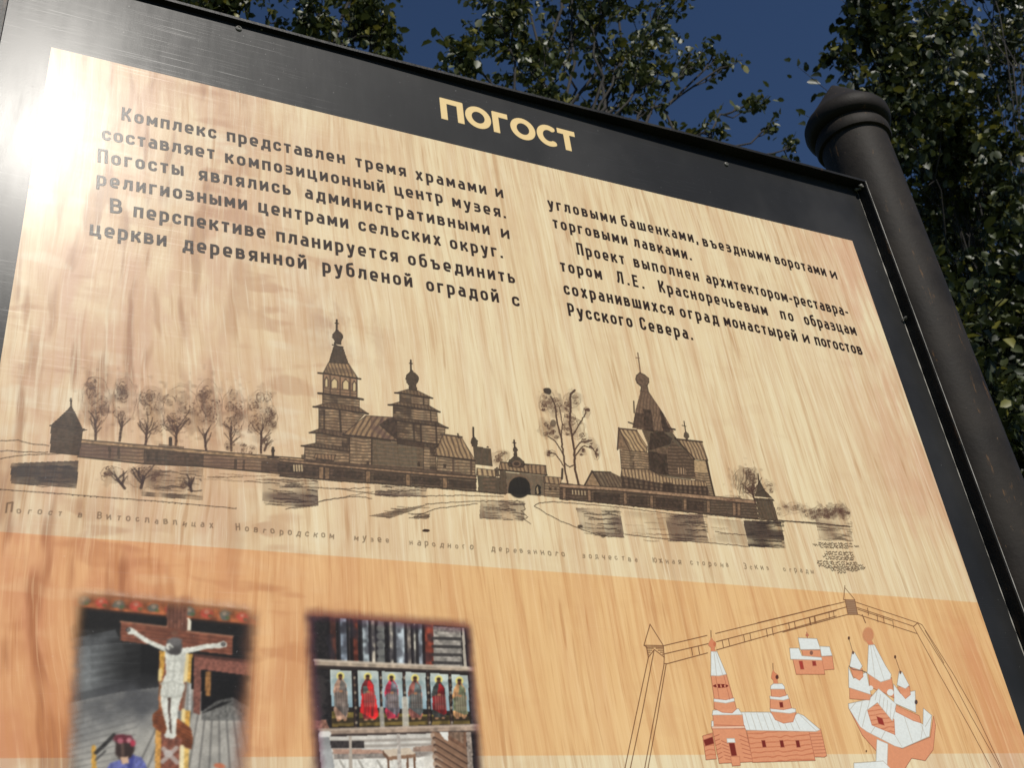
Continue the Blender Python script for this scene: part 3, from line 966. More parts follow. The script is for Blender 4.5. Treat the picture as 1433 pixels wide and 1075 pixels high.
    s.line([(296, 382), (297, 415)], 2.0, DK, 1)
    s.blob((296, 392), 4, 6, DK, 1, 4)
    # ground patches, the sketchy shadows
    s.wash([(45, 652), (328, 642), (320, 757), (45, 737)], (62, 52, 52), .74, 14, soft=1)
    scrub([(50, 655), (322, 748)], (52, 46, 50), .6, 50, 80)
    s.wash([(45, 668), (328, 660), (322, 720), (45, 705)], (52, 46, 50), .5, 6)
    s.wash([(590, 660), (850, 672), (848, 806), (592, 788)], MD, .40, 14, soft=1)
    scrub([(600, 680), (840, 795)], BR, .7, 40, 70)
    s.wash([(590, 770), (848, 790), (848, 808), (592, 790)], BR, .75, 6)
    s.wash([(1095, 712), (1330, 725), (1330, 830), (1230, 845), (1095, 810)], (84, 58, 58), .66, 14, soft=1)
    scrub([(1100, 718), (1325, 832)], (60, 42, 42), .8, 44, 70)
    for c, rx, ry in (((470, 700), 52, 36), ((590, 710), 60, 48), ((650, 700), 32, 30), ((780, 730), 32, 30)):
        crown(c, rx, ry, 14, (112, 84, 68), .42)
    for ft, fk, sp in (((520, 757), (490, 720), 42), ((590, 755), (600, 710), 55), ((800, 770), (790, 735), 30)):
        boughs(ft, fk, sp, 10, 2.4, (62, 42, 40), .85)
    s.line([(-60, 758), (0, 762), (300, 784), (700, 815), (985, 842)], 1.1, BR, .75, .3)
    for t in np.linspace(0, 1, 40):
        s.blob((985 * t, 762 + 78 * t), 4, 2.5, BR, .8 * random.random(), 3)
    scrub([(850, 690), (1430, 730)], MD, .6, 26, 120)
    s.line([(1335, 812), (1433, 795), (1560, 770)], 1, BR, .6, .6)

    # ---- middle third
    B()
    gp = [(0, 850), (165, 868), (160, 1000), (0, 1012)]
    s.wash([(445, 892), (708, 912), (700, 952), (445, 946)], PU, .66, 14, soft=1)
    scrub([(445, 895), (705, 950)], (60, 42, 42), .7, 28, 90)
    s.wash([(975, 960), (1200, 985), (1190, 1075), (970, 1060)], PU, .62, 14, soft=1)
    scrub([(975, 970), (1195, 1068)], (60, 42, 42), .75, 36, 70)
    s.poly([(415, 1048), (560, 1015), (720, 988), (640, 1020), (520, 1060), (450, 1050)], (110, 84, 68), .55, .3)
    scrub([(450, 1000), (720, 1055)], BR, .6, 22, 70)
    s.poly([(640, 1050), (720, 1040), (715, 1062), (640, 1062)], BR, .6, .3)
    for pl_ in ([(700, 990), (900, 975), (1160, 972), (1200, 985)], [(250, 910), (420, 935), (560, 950), (900, 945), (1090, 952)], [(160, 975), (330, 950), (430, 960)], [(620, 1060), (760, 1010), (960, 985)],
                [(1185, 985), (1205, 1015), (1180, 1022), (1215, 1055), (1190, 1062), (1225, 1090)], [(0, 900), (300, 912), (420, 906)], [(0, 1012), (90, 1000), (160, 985)]):
        s.line(pl_, 1.2, BR, .8, .7)
    # bell tower
    s.line([(255, 64), (255, 118)], 3.2, DK, 1)
    s.line([(247, 80), (263, 82)], 2.0, DK, 1)
    solid([(255, 104), (268, 122), (284, 134), (287, 152), (279, 168), (278, 190), (241, 186), (243, 168), (231, 150), (233, 136), (244, 124)])
    solid([(232, 186), (290, 197), (288, 203), (232, 192)])
    solid([(240, 192), (286, 200), (315, 285), (214, 278)], .93)
    roof([(214, 278), (315, 285), (362, 358), (186, 332)], (4, 12), gap=5)
    s.poly([(200, 300), (330, 310), (345, 335), (188, 330)], BR, .35, .3)
    s.line([(162, 330), (200, 334), (350, 357), (374, 360)], 3.4, DK, .95)
    arc = [(188, 336), (356, 362), (356, 460), (188, 432)]
    s.poly(arc, (150, 112, 84), .72, .2)
    s.hatch([(188, 395), (356, 415), (356, 462), (188, 434)], (10, 1.4), 5, DK, .55, .5)
    for x, y, r in ((203, 374, 8), (243, 380, 16), (300, 386, 16), (343, 394, 9)):
        s.poly([(x - r, y + 24), (x - r, y - 8), (x - r * .6, y - 20), (x, y - 24), (x + r * .6, y - 20), (x + r, y - 8), (x + r, y + 26)], (226, 200, 150), .95)
        s.line([(x - r, y + 24), (x - r, y - 8), (x, y - 24), (x + r, y - 8), (x + r, y + 26)], 2.2, BR, .9)
    for x in (188, 222, 272, 322, 356):
        s.line([(x, 340 + (x - 188) * .15), (x, 432 + (x - 188) * .17)], 2.4, BR, .9)
    s.line([(163, 432), (190, 434), (360, 458), (386, 463)], 4.0, DK, .95)
    tier([(184, 438), (368, 464), (368, 510), (184, 488)], col=DK)
    s.wash([(184, 438), (260, 448), (260, 500), (184, 488)], DK, .55, 6)
    roof([(184, 486), (230, 478), (370, 505), (412, 534), (340, 528), (140, 500)], (2, 10), (120, 92, 68), 5, .2)
    s.line([(138, 500), (180, 502), (412, 535)], 3.2, DK, .95)
    tier([(165, 506), (270, 515), (390, 540), (300, 640), (165, 622)], gap=6)
    s.line([(192, 520), (192, 622)], 3, DK, .8)
    s.line([(270, 518), (276, 634)], 3.6, DK, .85)
    s.wash([(165, 506), (196, 512), (196, 624), (165, 620)], DK, .6, 6)
    roof([(120, 628), (168, 610), (290, 630), (330, 660), (270, 650)], (2, 10), (112, 86, 66), 5, .35)
    s.line([(118, 630), (180, 632), (330, 662)], 2.6, DK, .9)
    tier([(150, 636), (320, 660), (320, 706), (150, 684)], gap=6)
    s.wash([(280, 650), (320, 656), (320, 706), (280, 700)], DK, .75, 6)
    roof([(80, 696), (150, 682), (320, 708), (318, 722), (200, 708)], (2, 10), (112, 86, 66), 5, .35)
    s.line([(78, 696), (320, 726)], 2.8, DK, .95)
    tier([(95, 700), (318, 728), (318, 792), (92, 765)], gap=6, al=.7)
    roof([(150, 735), (250, 742), (240, 770), (140, 758)], (1, 10), (160, 124, 92), 5)
    solid([(150, 756), (242, 768), (240, 780), (150, 768)], .8)
    solid([(75, 742), (98, 738), (98, 766), (80, 762)], .7)
    # nave
    roof([(402, 544), (535, 553), (600, 640), (560, 672), (285, 640)], (-6, 9), (160, 126, 92), 7)
    s.wash([(425, 548), (535, 553), (565, 668), (425, 655)], PU, .6, 6)
    s.line([(285, 641), (430, 656), (690, 690)], 3.4, DK, .95)
    tier([(320, 648), (430, 660), (430, 796), (320, 790)], gap=6.5, al=.6)
    solid([(430, 660), (692, 696), (692, 816), (430, 794)], .78)
    s.hatch([(430, 660), (692, 696), (692, 816), (430, 794)], (10, 1.1), 6, (150, 122, 94), .6, .4)
    solid([(405, 768), (418, 770), (418, 792), (405, 790)])
    s.line([(430, 656), (430, 796)], 2.6, DK, .8)
    solid([(660, 775), (672, 776), (672, 800), (660, 798)])
    # octagonal church
    s.line([(626, 266), (627, 316)], 3.0, DK, 1)
    s.line([(620, 281), (634, 283)], 2.0, DK, 1)
    solid([(627, 306), (640, 324), (662, 342), (668, 360), (661, 380), (652, 388), (655, 396), (657, 416), (660, 424), (614, 416), (617, 394), (606, 380), (599, 358), (604, 340), (619, 325)], .93)
    roof([(548, 431), (612, 412), (662, 420), (735, 456), (640, 444)], (2, 10), (124, 96, 70), 5, .25)
    s.line([(546, 430), (580, 432), (735, 457)], 3.0, DK, .95)
    tier([(570, 436), (718, 458), (718, 498), (570, 478)], gap=5)
    s.wash([(570, 436), (630, 446), (630, 486), (570, 478)], DK, .6, 6)
    s.line([(690, 454), (690, 492)], 2.4, DK, .8)
    roof([(516, 491), (572, 474), (718, 494), (772, 525), (660, 510)], (2, 10), (120, 92, 68), 5, .3)
    s.line([(514, 490), (560, 492), (772, 526)], 3.2, DK, .95)
    tier([(538, 494), (757, 526), (762, 584), (538, 552)], gap=5.5)
    s.wash([(538, 494), (640, 510), (640, 566), (538, 552)], DK, .7, 6)
    s.line([(725, 522), (728, 580)], 2.4, DK, .8)
    solid([(468, 592), (500, 566), (540, 552), (590, 560), (560, 662), (552, 664), (510, 630)], .9)
    roof([(540, 552), (760, 578), (812, 606), (700, 592), (540, 570)], (2, 10), (104, 80, 60), 5, .5)
    s.line([(540, 566), (700, 590), (812, 606)], 3.4, DK, .95)
    tier([(556, 572), (798, 604), (796, 640), (772, 690), (556, 664)], gap=6)
    for x in (640, 675, 752):
        s.line([(x, 586), (x + 4, 680)], 3.2, DK, .8)
    s.wash([(556, 572), (680, 590), (680, 678), (556, 664)], DK, .5, 6)
    roof([(556, 662), (770, 688), (738, 712), (560, 686)], (2, 10), (86, 66, 52), 5, .7)
    s.line([(556, 662), (772, 690), (740, 712)], 3.0, DK, .95)
    tier([(690, 700), (752, 712), (752, 822), (690, 816)], gap=6, al=.7)
    s.wash([(720, 708), (758, 714), (758, 822), (720, 818)], DK, .7, 6)
    roof([(786, 642), (880, 654), (948, 768), (742, 744)], (3, 10), (172, 138, 100), 6.5)
    s.line([(778, 638), (882, 652)], 3.4, BR, .9)
    s.line([(862, 636), (866, 656)], 3, DK, .9)
    tier([(760, 750), (948, 772), (950, 856), (756, 826)], gap=6, al=.6)
    s.line([(838, 762), (840, 838)], 4, BR, .8)
    s.line([(928, 774), (930, 850)], 4, BR, .8)
    solid([(788, 786), (804, 788), (804, 808), (788, 806)])
    s.line([(742, 746), (948, 770)], 3.0, DK, .95)
    # chapel
    s.line([(939, 604), (940, 652)], 3.2, DK, 1)
    solid([(940, 642), (952, 658), (963, 672), (961, 688), (958, 700), (932, 698), (927, 680), (928, 664), (934, 655)])
    solid([(936, 696), (1026, 710), (1036, 800), (950, 788)], .88)
    s.hatch([(936, 696), (1026, 710), (1036, 800), (950, 788)], (-3, 10), 6, (120, 96, 74), .4, .4)
    solid([(1005, 704), (1012, 694), (1018, 706)])
    crown((1075, 752), 42, 30, 16, (150, 112, 76), .5)
    # the long timber fence
    s.poly([(90, 762), (300, 782), (700, 810), (952, 842), (952, 860), (700, 840), (300, 806), (90, 780)], BR, .85, .2)
    solid([(1072, 818), (1104, 826), (1108, 938), (1072, 934)], .86)
    fc = [(-30, 762), (300, 795), (700, 830), (955, 850), (955, 925), (700, 900), (300, 872), (-30, 846)]
    s.poly(fc, (90, 70, 56), .85, .25)
    s.hatch(fc, (10, .9), 5, DK, .6, .5)
    s.poly([(-30, 762), (300, 795), (700, 830), (955, 850), (952, 860), (700, 842), (300, 808), (-30, 775)], (160, 126, 96), .9, .2)
    for a_, b_ in (((-30, 762), (300, 795)), ((300, 795), (700, 830)), ((700, 830), (955, 850))):
        s.line([a_, b_], 1.8, DK, .9)
        s.line([(a_[0], a_[1] + 14), (b_[0], b_[1] + 14)], 2.6, DK, .9)
    for a_, b_ in ((-30, 150), (235, 385), (440, 590), (630, 775), (815, 950)):
        y = 790 + (a_ + 30) * .087
        solid([(a_, y), (b_, y + (b_ - a_) * .087), (b_, y + 40 + (b_ - a_) * .087), (a_, y + 38)], .72)
    for x in (165, 195, 400, 600, 785):
        y = 786 + (x + 30) * .087
        s.poly([(x, y), (x + 24, y + 2), (x + 24, y + 58), (x, y + 56)], (146, 114, 84), .8, .25)
        s.line([(x, y), (x, y + 56)], 1.6, DK, .8)
        s.line([(x + 24, y + 2), (x + 24, y + 58)], 1.6, DK, .8)
    for i in range(4):
        s.line([(40 + i * 13, 794), (42 + i * 13, 822)], 2.4, LT, .9)
    s.line([(-30, 848), (300, 874), (700, 902), (960, 926), (1100, 938)], 2.4, DK, .9, .4)
    # gate range
    roof([(958, 808), (1056, 820), (1050, 852), (955, 844)], (1, 10), (200, 168, 124), 8)
    solid([(960, 846), (1074, 856), (1074, 934), (965, 924)], .86)
    s.hatch([(985, 860), (1050, 866), (1050, 926), (985, 920)], (10, 1), 6, MD, .6, .5)
    solid([(1044, 812), (1060, 800), (1074, 850), (1050, 850)], .85)
    solid([(1100, 828), (1304, 846), (1294, 948), (1104, 934)], .80, BR)
    roof([(1076, 778), (1112, 782), (1200, 792), (1302, 796), (1308, 842), (1066, 816)], (1, 10), (164, 130, 96), 6)
    s.line([(1066, 816), (1308, 842)], 3.2, DK, .95)
    s.line([(1076, 778), (1302, 796)], 2.4, DK, .9)
    solid([(1145, 742), (1168, 752), (1196, 776), (1199, 794), (1186, 808), (1122, 804), (1110, 790), (1118, 768), (1132, 756)], .92)
    s.blob((1156, 786), 22, 16, MD, .8, 4)
    s.blob((1156, 786), 14, 10, DK, .9, 4)
    s.line([(1144, 668), (1147, 704)], 3, DK, 1)
    s.line([(1138, 680), (1152, 682)], 2, DK, 1)
    solid([(1147, 694), (1156, 704), (1163, 716), (1158, 728), (1162, 748), (1140, 746), (1143, 728), (1137, 716), (1140, 704)])
    s.blob((1171, 902), 56, 56, (24, 22, 22), .96, 8)
    solid([(1115, 900), (1227, 910), (1227, 944), (1115, 934)], .96, (24, 22, 22))
    s.line([(1112, 905), (1118, 876), (1140, 854), (1171, 846), (1205, 856), (1226, 884), (1229, 912)], 3.2, (130, 104, 80), .8)
    s.poly([(1250, 900), (1262, 888), (1278, 900), (1278, 942), (1250, 940)], (30, 27, 26), .95)
    s.poly([(1256, 904), (1264, 900), (1266, 938), (1258, 938)], (200, 172, 130), .8)
    roof([(1292, 848), (1382, 856), (1376, 892), (1294, 880)], (1, 10), (176, 142, 106), 7)
    tier([(1296, 882), (1374, 894), (1374, 956), (1296, 948)], gap=6)
    for x in (1318, 1345):
        solid([(x, 902), (x + 14, 904), (x + 14, 920), (x, 918)], .8)
    s.line([(1386, 812), (1384, 860)], 4, DK, .9)
    solid([(1376, 880), (1440, 888), (1440, 966), (1376, 956)], .72, BR)

    # ---- right third
    C()
    for c, rx, ry in (((78, 235), 34, 34), ((110, 265), 34, 38), ((62, 262), 22, 24), ((180, 238), 36, 34), ((160, 275), 18, 26), ((70, 360), 28, 34), ((110, 375), 26, 26), ((200, 362), 34, 42), ((158, 362), 22, 26), ((172, 320), 28, 26), ((240, 290), 16, 22), ((92, 462), 20, 14), ((222, 455), 16, 17), ((245, 412), 30, 12), ((282, 462), 13, 28), ((265, 432), 14, 14)):
        crown(c, rx, ry, 12, (142, 112, 92), .5)
    s.blob((78, 202), 18, 12, (60, 48, 42), .9, 4, .3)
    s.blob((100, 335), 12, 14, (96, 76, 62), .7, 4, .3)
    for pl_, w_ in (([(165, 600), (152, 540), (145, 470), (135, 400), (118, 330), (110, 260), (92, 225)], 3.2), ([(207, 592), (192, 520), (190, 450), (180, 390), (170, 330), (175, 270), (172, 215), (192, 198)], 4.0),
                    ([(145, 470), (110, 410), (80, 390)], 2.2), ([(190, 450), (215, 415), (262, 408)], 2.2), ([(190, 480), (225, 430), (268, 440), (285, 480)], 2.0), ([(150, 520), (110, 462), (80, 460)], 2), ([(192, 510), (165, 520), (150, 500)], 2),
                    ([(180, 390), (205, 350), (240, 290), (230, 275)], 2), ([(135, 400), (140, 340), (128, 270)], 1.8), ([(210, 590), (222, 600)], 2)):
        s.line(pl_, w_, (86, 62, 50), .92, .5)
    s.line([(455, 42), (466, 126)], 2.6, MD, .95)
    s.line([(447, 62), (462, 64)], 1.8, MD, .9)
    s.poly([(464, 124), (484, 134), (500, 148), (501, 164), (494, 178), (498, 196), (500, 206), (466, 204), (470, 184), (452, 168), (446, 152), (450, 136)], (104, 82, 66), .92, .2)
    s.line([(464, 124), (484, 134), (500, 148), (501, 164), (494, 178), (500, 206), (466, 204), (470, 184), (452, 168), (446, 152), (450, 136), (464, 124)], 1.8, DK, .8)
    s.poly([(466, 204), (502, 206), (560, 292), (606, 374), (520, 372), (432, 356), (446, 280)], (122, 96, 76), .92, .15)
    s.hatch([(466, 204), (502, 206), (560, 292), (606, 374), (520, 372), (432, 356), (446, 280)], (-2, 10), 6, BR, .55, .4)
    solid([(476, 275), (512, 282), (522, 372), (484, 362)], .85)
    solid([(545, 272), (560, 296), (592, 372), (560, 370), (552, 320)], .85)
    solid([(445, 290), (478, 296), (488, 360), (434, 352)], .55)
    s.line([(438, 244), (440, 292)], 2.6, DK, .9)
    s.line([(416, 332), (440, 340)], 3, DK, .9)
    s.line([(560, 355), (610, 362)], 4, DK, .9)
    solid([(470, 360), (600, 374), (612, 392), (690, 482), (694, 572), (502, 552), (495, 420)], .80)
    s.poly([(522, 430), (580, 440), (600, 410), (690, 486), (694, 566), (580, 552), (574, 470), (520, 462)], (116, 92, 72), .80, .2)
    s.hatch([(580, 440), (600, 410), (690, 486), (694, 566), (580, 552)], (10, 1), 6, DK, .6, .5)
    solid([(500, 452), (576, 466), (584, 552), (506, 545)], .85)
    solid([(508, 376), (560, 372), (600, 400), (590, 424), (540, 440), (500, 450)], .85)
    roof([(376, 358), (450, 366), (494, 436), (492, 456), (420, 452)], (6, 10), (196, 162, 118), 7)
    s.poly([(376, 358), (420, 452), (372, 444), (370, 440)], (128, 100, 76), .85, .2)
    s.line([(370, 446), (376, 356), (422, 452)], 3, BR, .95)
    s.line([(376, 358), (450, 366)], 3.4, BR, .95)
    tier([(380, 448), (500, 460), (502, 542), (386, 524)], gap=5.5, al=.6)
    s.wash([(420, 452), (440, 454), (440, 530), (420, 527)], DK, .6, 6)
    roof([(618, 404), (722, 416), (748, 492), (682, 486)], (4, 10), (176, 144, 108), 6.5)
    s.line([(612, 402), (724, 414)], 3.6, DK, .9)
    s.line([(610, 396), (690, 484), (692, 500)], 3.4, DK, .9)
    s.line([(648, 328), (655, 372)], 2.2, DK, .95)
    s.line([(640, 345), (656, 349)], 1.6, DK, .95)
    solid([(655, 370), (668, 380), (671, 394), (664, 402), (668, 412), (652, 410), (655, 400), (646, 392), (647, 380)], .85)
    tier([(690, 492), (746, 494), (776, 650), (700, 640)], gap=5.5, al=.5)
    s.poly([(690, 492), (740, 495), (748, 544), (692, 540)], (204, 172, 128), .75, .1)
    s.line([(740, 492), (778, 652)], 4.2, DK, .85)
    s.poly([(622, 520), (655, 524), (657, 550), (624, 546)], (176, 144, 112), .9)
    for x in (630, 641, 651):
        s.line([(x, 522), (x + 1, 548)], 2.2, DK, .9)
    roof([(388, 526), (500, 530), (560, 560), (738, 582), (744, 602), (560, 590), (384, 556)], (1, 10), (182, 150, 112), 6)
    gal = [(384, 556), (560, 588), (744, 600), (764, 650), (560, 630), (384, 606)]
    s.poly(gal, (100, 78, 62), .88, .25)
    s.hatch(gal, (0, 10), 9, DK, .85, .5)
    solid([(560, 580), (600, 586), (602, 640), (562, 634)], .7)
    for k in range(3):
        s.line([(386, 566 + k * 16), (560, 592 + k * 16), (745, 606 + k * 16)], 2.2, DK, .8)
    roof([(264, 538), (342, 542), (392, 566), (388, 606), (300, 600)], (5, 10), (132, 108, 84), 6, .35)
    s.poly([(264, 538), (300, 600), (232, 596)], (150, 120, 90), .9, .2)
    s.line([(232, 597), (264, 536), (302, 602)], 3, DK, .9)
    s.line([(264, 538), (342, 541)], 2.6, DK, .9)
    roof([(0, 508), (70, 514), (74, 552), (0, 545)], (1, 10), (176, 142, 106), 7)
    fc = [(128, 596), (380, 612), (700, 640), (948, 660), (960, 738), (700, 712), (380, 676), (128, 652)]
    s.poly(fc, (92, 72, 58), .86, .25)
    s.hatch(fc, (10, 1), 5, DK, .6, .5)
    s.poly([(128, 590), (380, 606), (700, 634), (948, 660), (948, 674), (700, 650), (380, 620), (128, 604)], (168, 134, 104), .92, .2)
    s.line([(128, 590), (380, 606), (700, 634), (948, 660)], 1.8, DK, .9)
    s.line([(128, 605), (380, 621), (700, 651), (948, 675)], 2.4, DK, .9)
    for a_, b_ in ((270, 380), (415, 495), (530, 640), (655, 730)):
        y = 612 + (a_ - 128) * .085
        solid([(a_, y), (b_, y + (b_ - a_) * .09), (b_, y + 44 + (b_ - a_) * .09), (a_, y + 42)], .75)
    for x in (140, 245, 395, 505, 645, 742, 850, 870):
        y = 606 + (x - 128) * .088
        s.poly([(x, y), (x + 14, y + 1), (x + 15, y + 50), (x + 1, y + 49)], (150, 118, 90), .8, .2)
        s.line([(x, y), (x + 1, y + 49)], 1.4, DK, .8)
        s.line([(x + 14, y + 1), (x + 15, y + 50)], 1.6, DK, .8)
    for i in range(5):
        s.line([(182 + i * 13, 617 + i), (183 + i * 13, 632 + i)], 2.0, LT, .9)
    s.line([(128, 652), (380, 676), (700, 712), (960, 738), (1190, 752), (1340, 768)], 2.2, DK, .9, .5)
    crown((905, 575), 56, 56, 34, (134, 104, 80), .62)
    for _ in range(26):
        x = random.uniform(858, 955)
        y = random.uniform(525, 600)
        s.line([(x, y), (x + random.uniform(-6, 4), y + 22), (x + random.uniform(-8, 4), y + 44)], 1.2, BR, .55, .5)
    boughs((945, 670), (930, 610), 50, 12, 2.2)
    crown((1000, 605), 24, 24, 10, (150, 116, 88), .4)
    crown((850, 650), 55, 12, 10, (150, 116, 88), .4)
    solid([(959, 552), (964, 575), (985, 615), (1018, 650), (942, 642), (956, 600)], .92)
    solid([(940, 648), (1020, 652), (1026, 662), (942, 658)], .92)
    solid([(948, 656), (1018, 660), (1042, 742), (960, 732)], .86)
    s.line([(957, 548), (961, 580)], 2.6, DK, 1)
    s.hatch([(948, 656), (1018, 660), (1042, 742), (960, 732)], (3, 10), 6, MD, .35, .4)
    for c, rx in (((1060, 700), 28), ((1110, 690), 40), ((1155, 705), 24), ((1180, 715), 16)):
        crown(c, rx, 24, 10, (150, 112, 88), .32)
    s.wash([(1188, 692), (1320, 690), (1340, 764), (1355, 830), (1212, 820)], (132, 100, 82), .5, 14, soft=1)
    for x in np.linspace(1195, 1325, 9):
        crown((x, 705 + random.uniform(-6, 10)), 20, 26, 8, (110, 80, 68), .5)
    scrub([(1195, 750), (1350, 825)], BR, .55, 36, 60)
    for pl_ in ([(22, 682), (35, 672), (100, 664), (250, 676), (400, 690), (700, 728)], [(22, 682), (70, 712), (130, 744), (220, 780), (290, 806), (395, 813)], [(250, 660), (600, 690), (900, 728), (1330, 770)], [(400, 800), (560, 820), (750, 836), (915, 852)], [(780, 790), (900, 805)]):
        s.line(pl_, 1.3, BR, .85, .5)
    for q, al_, c_ in (([(196, 690), (378, 690), (398, 813), (300, 806), (215, 770)], .66, PU), ([(566, 716), (726, 716), (753, 836), (588, 826)], .62, PU), ([(895, 742), (1052, 746), (1074, 860), (918, 852)], .85, (66, 50, 48)), ([(398, 700), (566, 716), (588, 826), (400, 805)], .22, MD), ([(735, 730), (895, 745), (918, 852), (752, 836)], .24, MD)):
        s.wash(q, c_, al_, 14, soft=1)
    scrub([(205, 700), (385, 805)], (60, 44, 42), .75, 40, 70)
    scrub([(575, 720), (745, 830)], (60, 44, 42), .75, 40, 70)
    scrub([(905, 745), (1065, 855)], (40, 32, 32), .85, 46, 70)
    scrub([(400, 705), (890, 840)], MD, .4, 34, 90)
    s.blob((215, 768), 12, 7, DK, .8, 3, .4)
    s.blob((310, 806), 12, 7, DK, .6, 3, .4)
    # the draughtsman's title block: lines of tiny illegible script
    def scribble(x0, x1, y, sl_):
        x = x0
        while x < x1:
            n = random.uniform(9, 24)
            pts = [(x + t, y + (x + t - x0) * sl_ + random.uniform(-4.0, 4.0)) for t in np.arange(0, n, 2.2)]
            if len(pts) > 1:
                s.line(pts, 1.2, BR, .78)
            x += n + random.uniform(2, 4)
    for y, x0, x1 in ((842, 1210, 1345), (850, 1186, 1362), (859, 1215, 1330), (880, 1240, 1338), (889, 1235, 1345), (899, 1228, 1352), (908, 1240, 1340), (920, 1206, 1372), (929, 1204, 1392), (938, 1210, 1396), (946, 1240, 1392), (955, 1262, 1372), (966, 1290, 1320)):
        scribble(x0, x1, y - 6, .04)
    # knots and a nail head in the print
    s.frame(0, 0, 1)
    s.blob((596, 743), 5, 2, (58, 32, 16), 1, 4, .2)
    s.a *= .86
    s.build('panorama_drawing', -.00028, wood)
panorama()

#@@PLAN@@
def plan():
    s = Print([(870, 830), (1330, 800), (1433, 1090), (870, 1090)], 1 / 1700)
    G = lambda: s.frame(840, 860, 4.342)
    F = lambda: s.frame(1060, 760, 3.413)
    WH, OR, LN, RD, GY = (232, 235, 230), (228, 154, 114), (132, 88, 60), (118, 40, 30), (186, 176, 160)
    def P(pts, col, edge=True, logs=0, gap=9):
        s.poly(pts, col, .96, .02)
        if logs:
            s.hatch(pts, (10, logs * .1), gap, (186, 104, 72), .7, .22)
        if edge:
            s.line(pts + pts[:1], 1.3, GY if col == WH else (188, 116, 86), .85)
    def ln(*pts, w=1.5, col=LN):
        s.line(list(pts), w, col, .85)
    G()
    ln((302, 62), (265, 190), (383, 192), (302, 62))
    ln((268, 190), (278, 200), (383, 200))
    ln((280, 198), (292, 262), (328, 216), (388, 262), (383, 195))
    for k in range(4):
        ln((282 + k * 3, 208 + k * 12), (322 - k * 9, 208 + k * 12))
        ln((338 + k * 13, 208 + k * 12), (384, 208 + k * 12))
    ln((292, 262), (220, 600), (150, 934), (140, 980))
    ln((326, 222), (254, 600), (183, 934), (173, 980))
    ln((388, 262), (386, 312), (332, 600), (270, 934), (262, 980))
    ln((388, 300), (400, 302), (344, 640), (290, 934), (282, 980))
    ln((386, 192), (648, 130))
    ln((700, 118), (1180, 0), (1390, -54))
    ln((390, 242), (655, 180))
    ln((705, 168), (1433, -22))
    ln((398, 304), (652, 236))
    ln((706, 218), (1433, 12))
    for x, y in ((553, 205), (595, 197), (740, 157), (778, 150), (870, 125), (908, 115), (1008, 92), (1043, 82), (1143, 52), (1178, 44), (1272, 22), (1303, 12)):
        ln((x, y), (x + 8, y + 46))
    F()
    ln((0, 383), (415, 283)); ln((120, 392), (425, 307)); ln((120, 428), (430, 343))
    for x, y in ((247, 358), (270, 352), (340, 330), (362, 324)):
        ln((x, y), (x + 4, y + 32))
    s.poly([(417, 272), (464, 274), (478, 343), (432, 343)], (172, 138, 108), .8)
    for k in range(7):
        ln((420 + k * 2, 280 + k * 9), (466 + k * 2, 282 + k * 9), w=1.2)
    ln((417, 205), (411, 272)); ln((417, 215), (464, 272)); ln((411, 272), (464, 274), (478, 343), (432, 343), (417, 272))
    ln((466, 283), (765, 383), (785, 392)); ln((470, 308), (745, 400), (765, 383)); ln((476, 342), (760, 434)); ln((478, 318), (640, 372))
    for x, y in ((525, 312), (570, 345), (600, 350), (645, 372)):
        ln((x, y), (x + 5, y + 34))
    ln((500, 345), (515, 382), w=2.4)
    ln((745, 402), (880, 650), (1000, 860), (1115, 1075))
    ln((765, 385), (900, 600), (1020, 830), (1150, 1060), (1160, 1080))
    ln((785, 392), (930, 620), (1040, 810), (1165, 1075))
    ln((800, 420), (890, 575))
    G()
    # long church with bell tower
    ln((672, 100), (673, 152), w=1.5)
    s.poly([(672, 140), (686, 160), (704, 176), (700, 196), (694, 208), (702, 232), (670, 232), (672, 206), (656, 190), (658, 174), (668, 160)], (222, 140, 100), .96)
    s.blob((694, 182), 8, 14, (196, 110, 76), .8, 3)
    P([(890, 708), (1265, 704), (1305, 890), (925, 902)], OR, True, -.1)
    P([(1265, 704), (1338, 700), (1375, 862), (1360, 870), (1302, 868)], OR, True, 0)
    for k in range(7):
        ln((1272 + k * 5, 728 + k * 20), (1342 + k * 5, 724 + k * 20), w=1.1, col=(176, 104, 76))
    P([(848, 597), (1030, 597), (1110, 660), (1200, 604), (1235, 618), (1335, 703), (1310, 714), (880, 706), (862, 640)], WH)
    for k in range(9):
        ln((878 + k * 36, 602), (908 + k * 38, 702), w=1.2, col=GY)
    ln((1215, 616), (1312, 710), w=1.2, col=GY)
    P([(622, 742), (680, 724), (705, 880), (642, 886)], OR, True, -1)
    P([(625, 766), (682, 745), (691, 788), (638, 804)], RD)
    P([(680, 696), (882, 698), (926, 898), (722, 908)], OR, True, 0)
    for k in range(6):
        ln((690 + k * 6, 745 + k * 27), (722 + k * 4, 733 + k * 27), w=1.3, col=(170, 96, 70))
        ln((842 + k * 6, 735 + k * 27), (896 + k * 5, 757 + k * 25), w=1.3, col=(170, 96, 70))
        ln((735 + k * 5, 770 + k * 22), (775 + k * 4, 788 + k * 20), w=1.3, col=(170, 96, 70))
    P([(768, 757), (815, 757), (820, 782), (771, 782)], WH)
    P([(780, 784), (815, 784), (830, 862), (796, 864)], RD)
    P([(790, 866), (846, 868), (850, 920), (802, 924)], OR, True, 0)
    P([(683, 664), (870, 676), (876, 684), (676, 684)], OR)
    P([(676, 682), (876, 680), (878, 696), (678, 698)], (238, 196, 168))
    P([(684, 612), (862, 612), (872, 680), (686, 672)], OR, True, 0)
    P([(684, 586), (840, 576), (862, 612), (680, 614)], WH)
    P([(676, 650), (686, 652), (688, 682), (676, 684)], WH)
    P([(690, 530), (816, 534), (826, 578), (800, 602), (740, 598), (692, 574)], OR, True, 0)
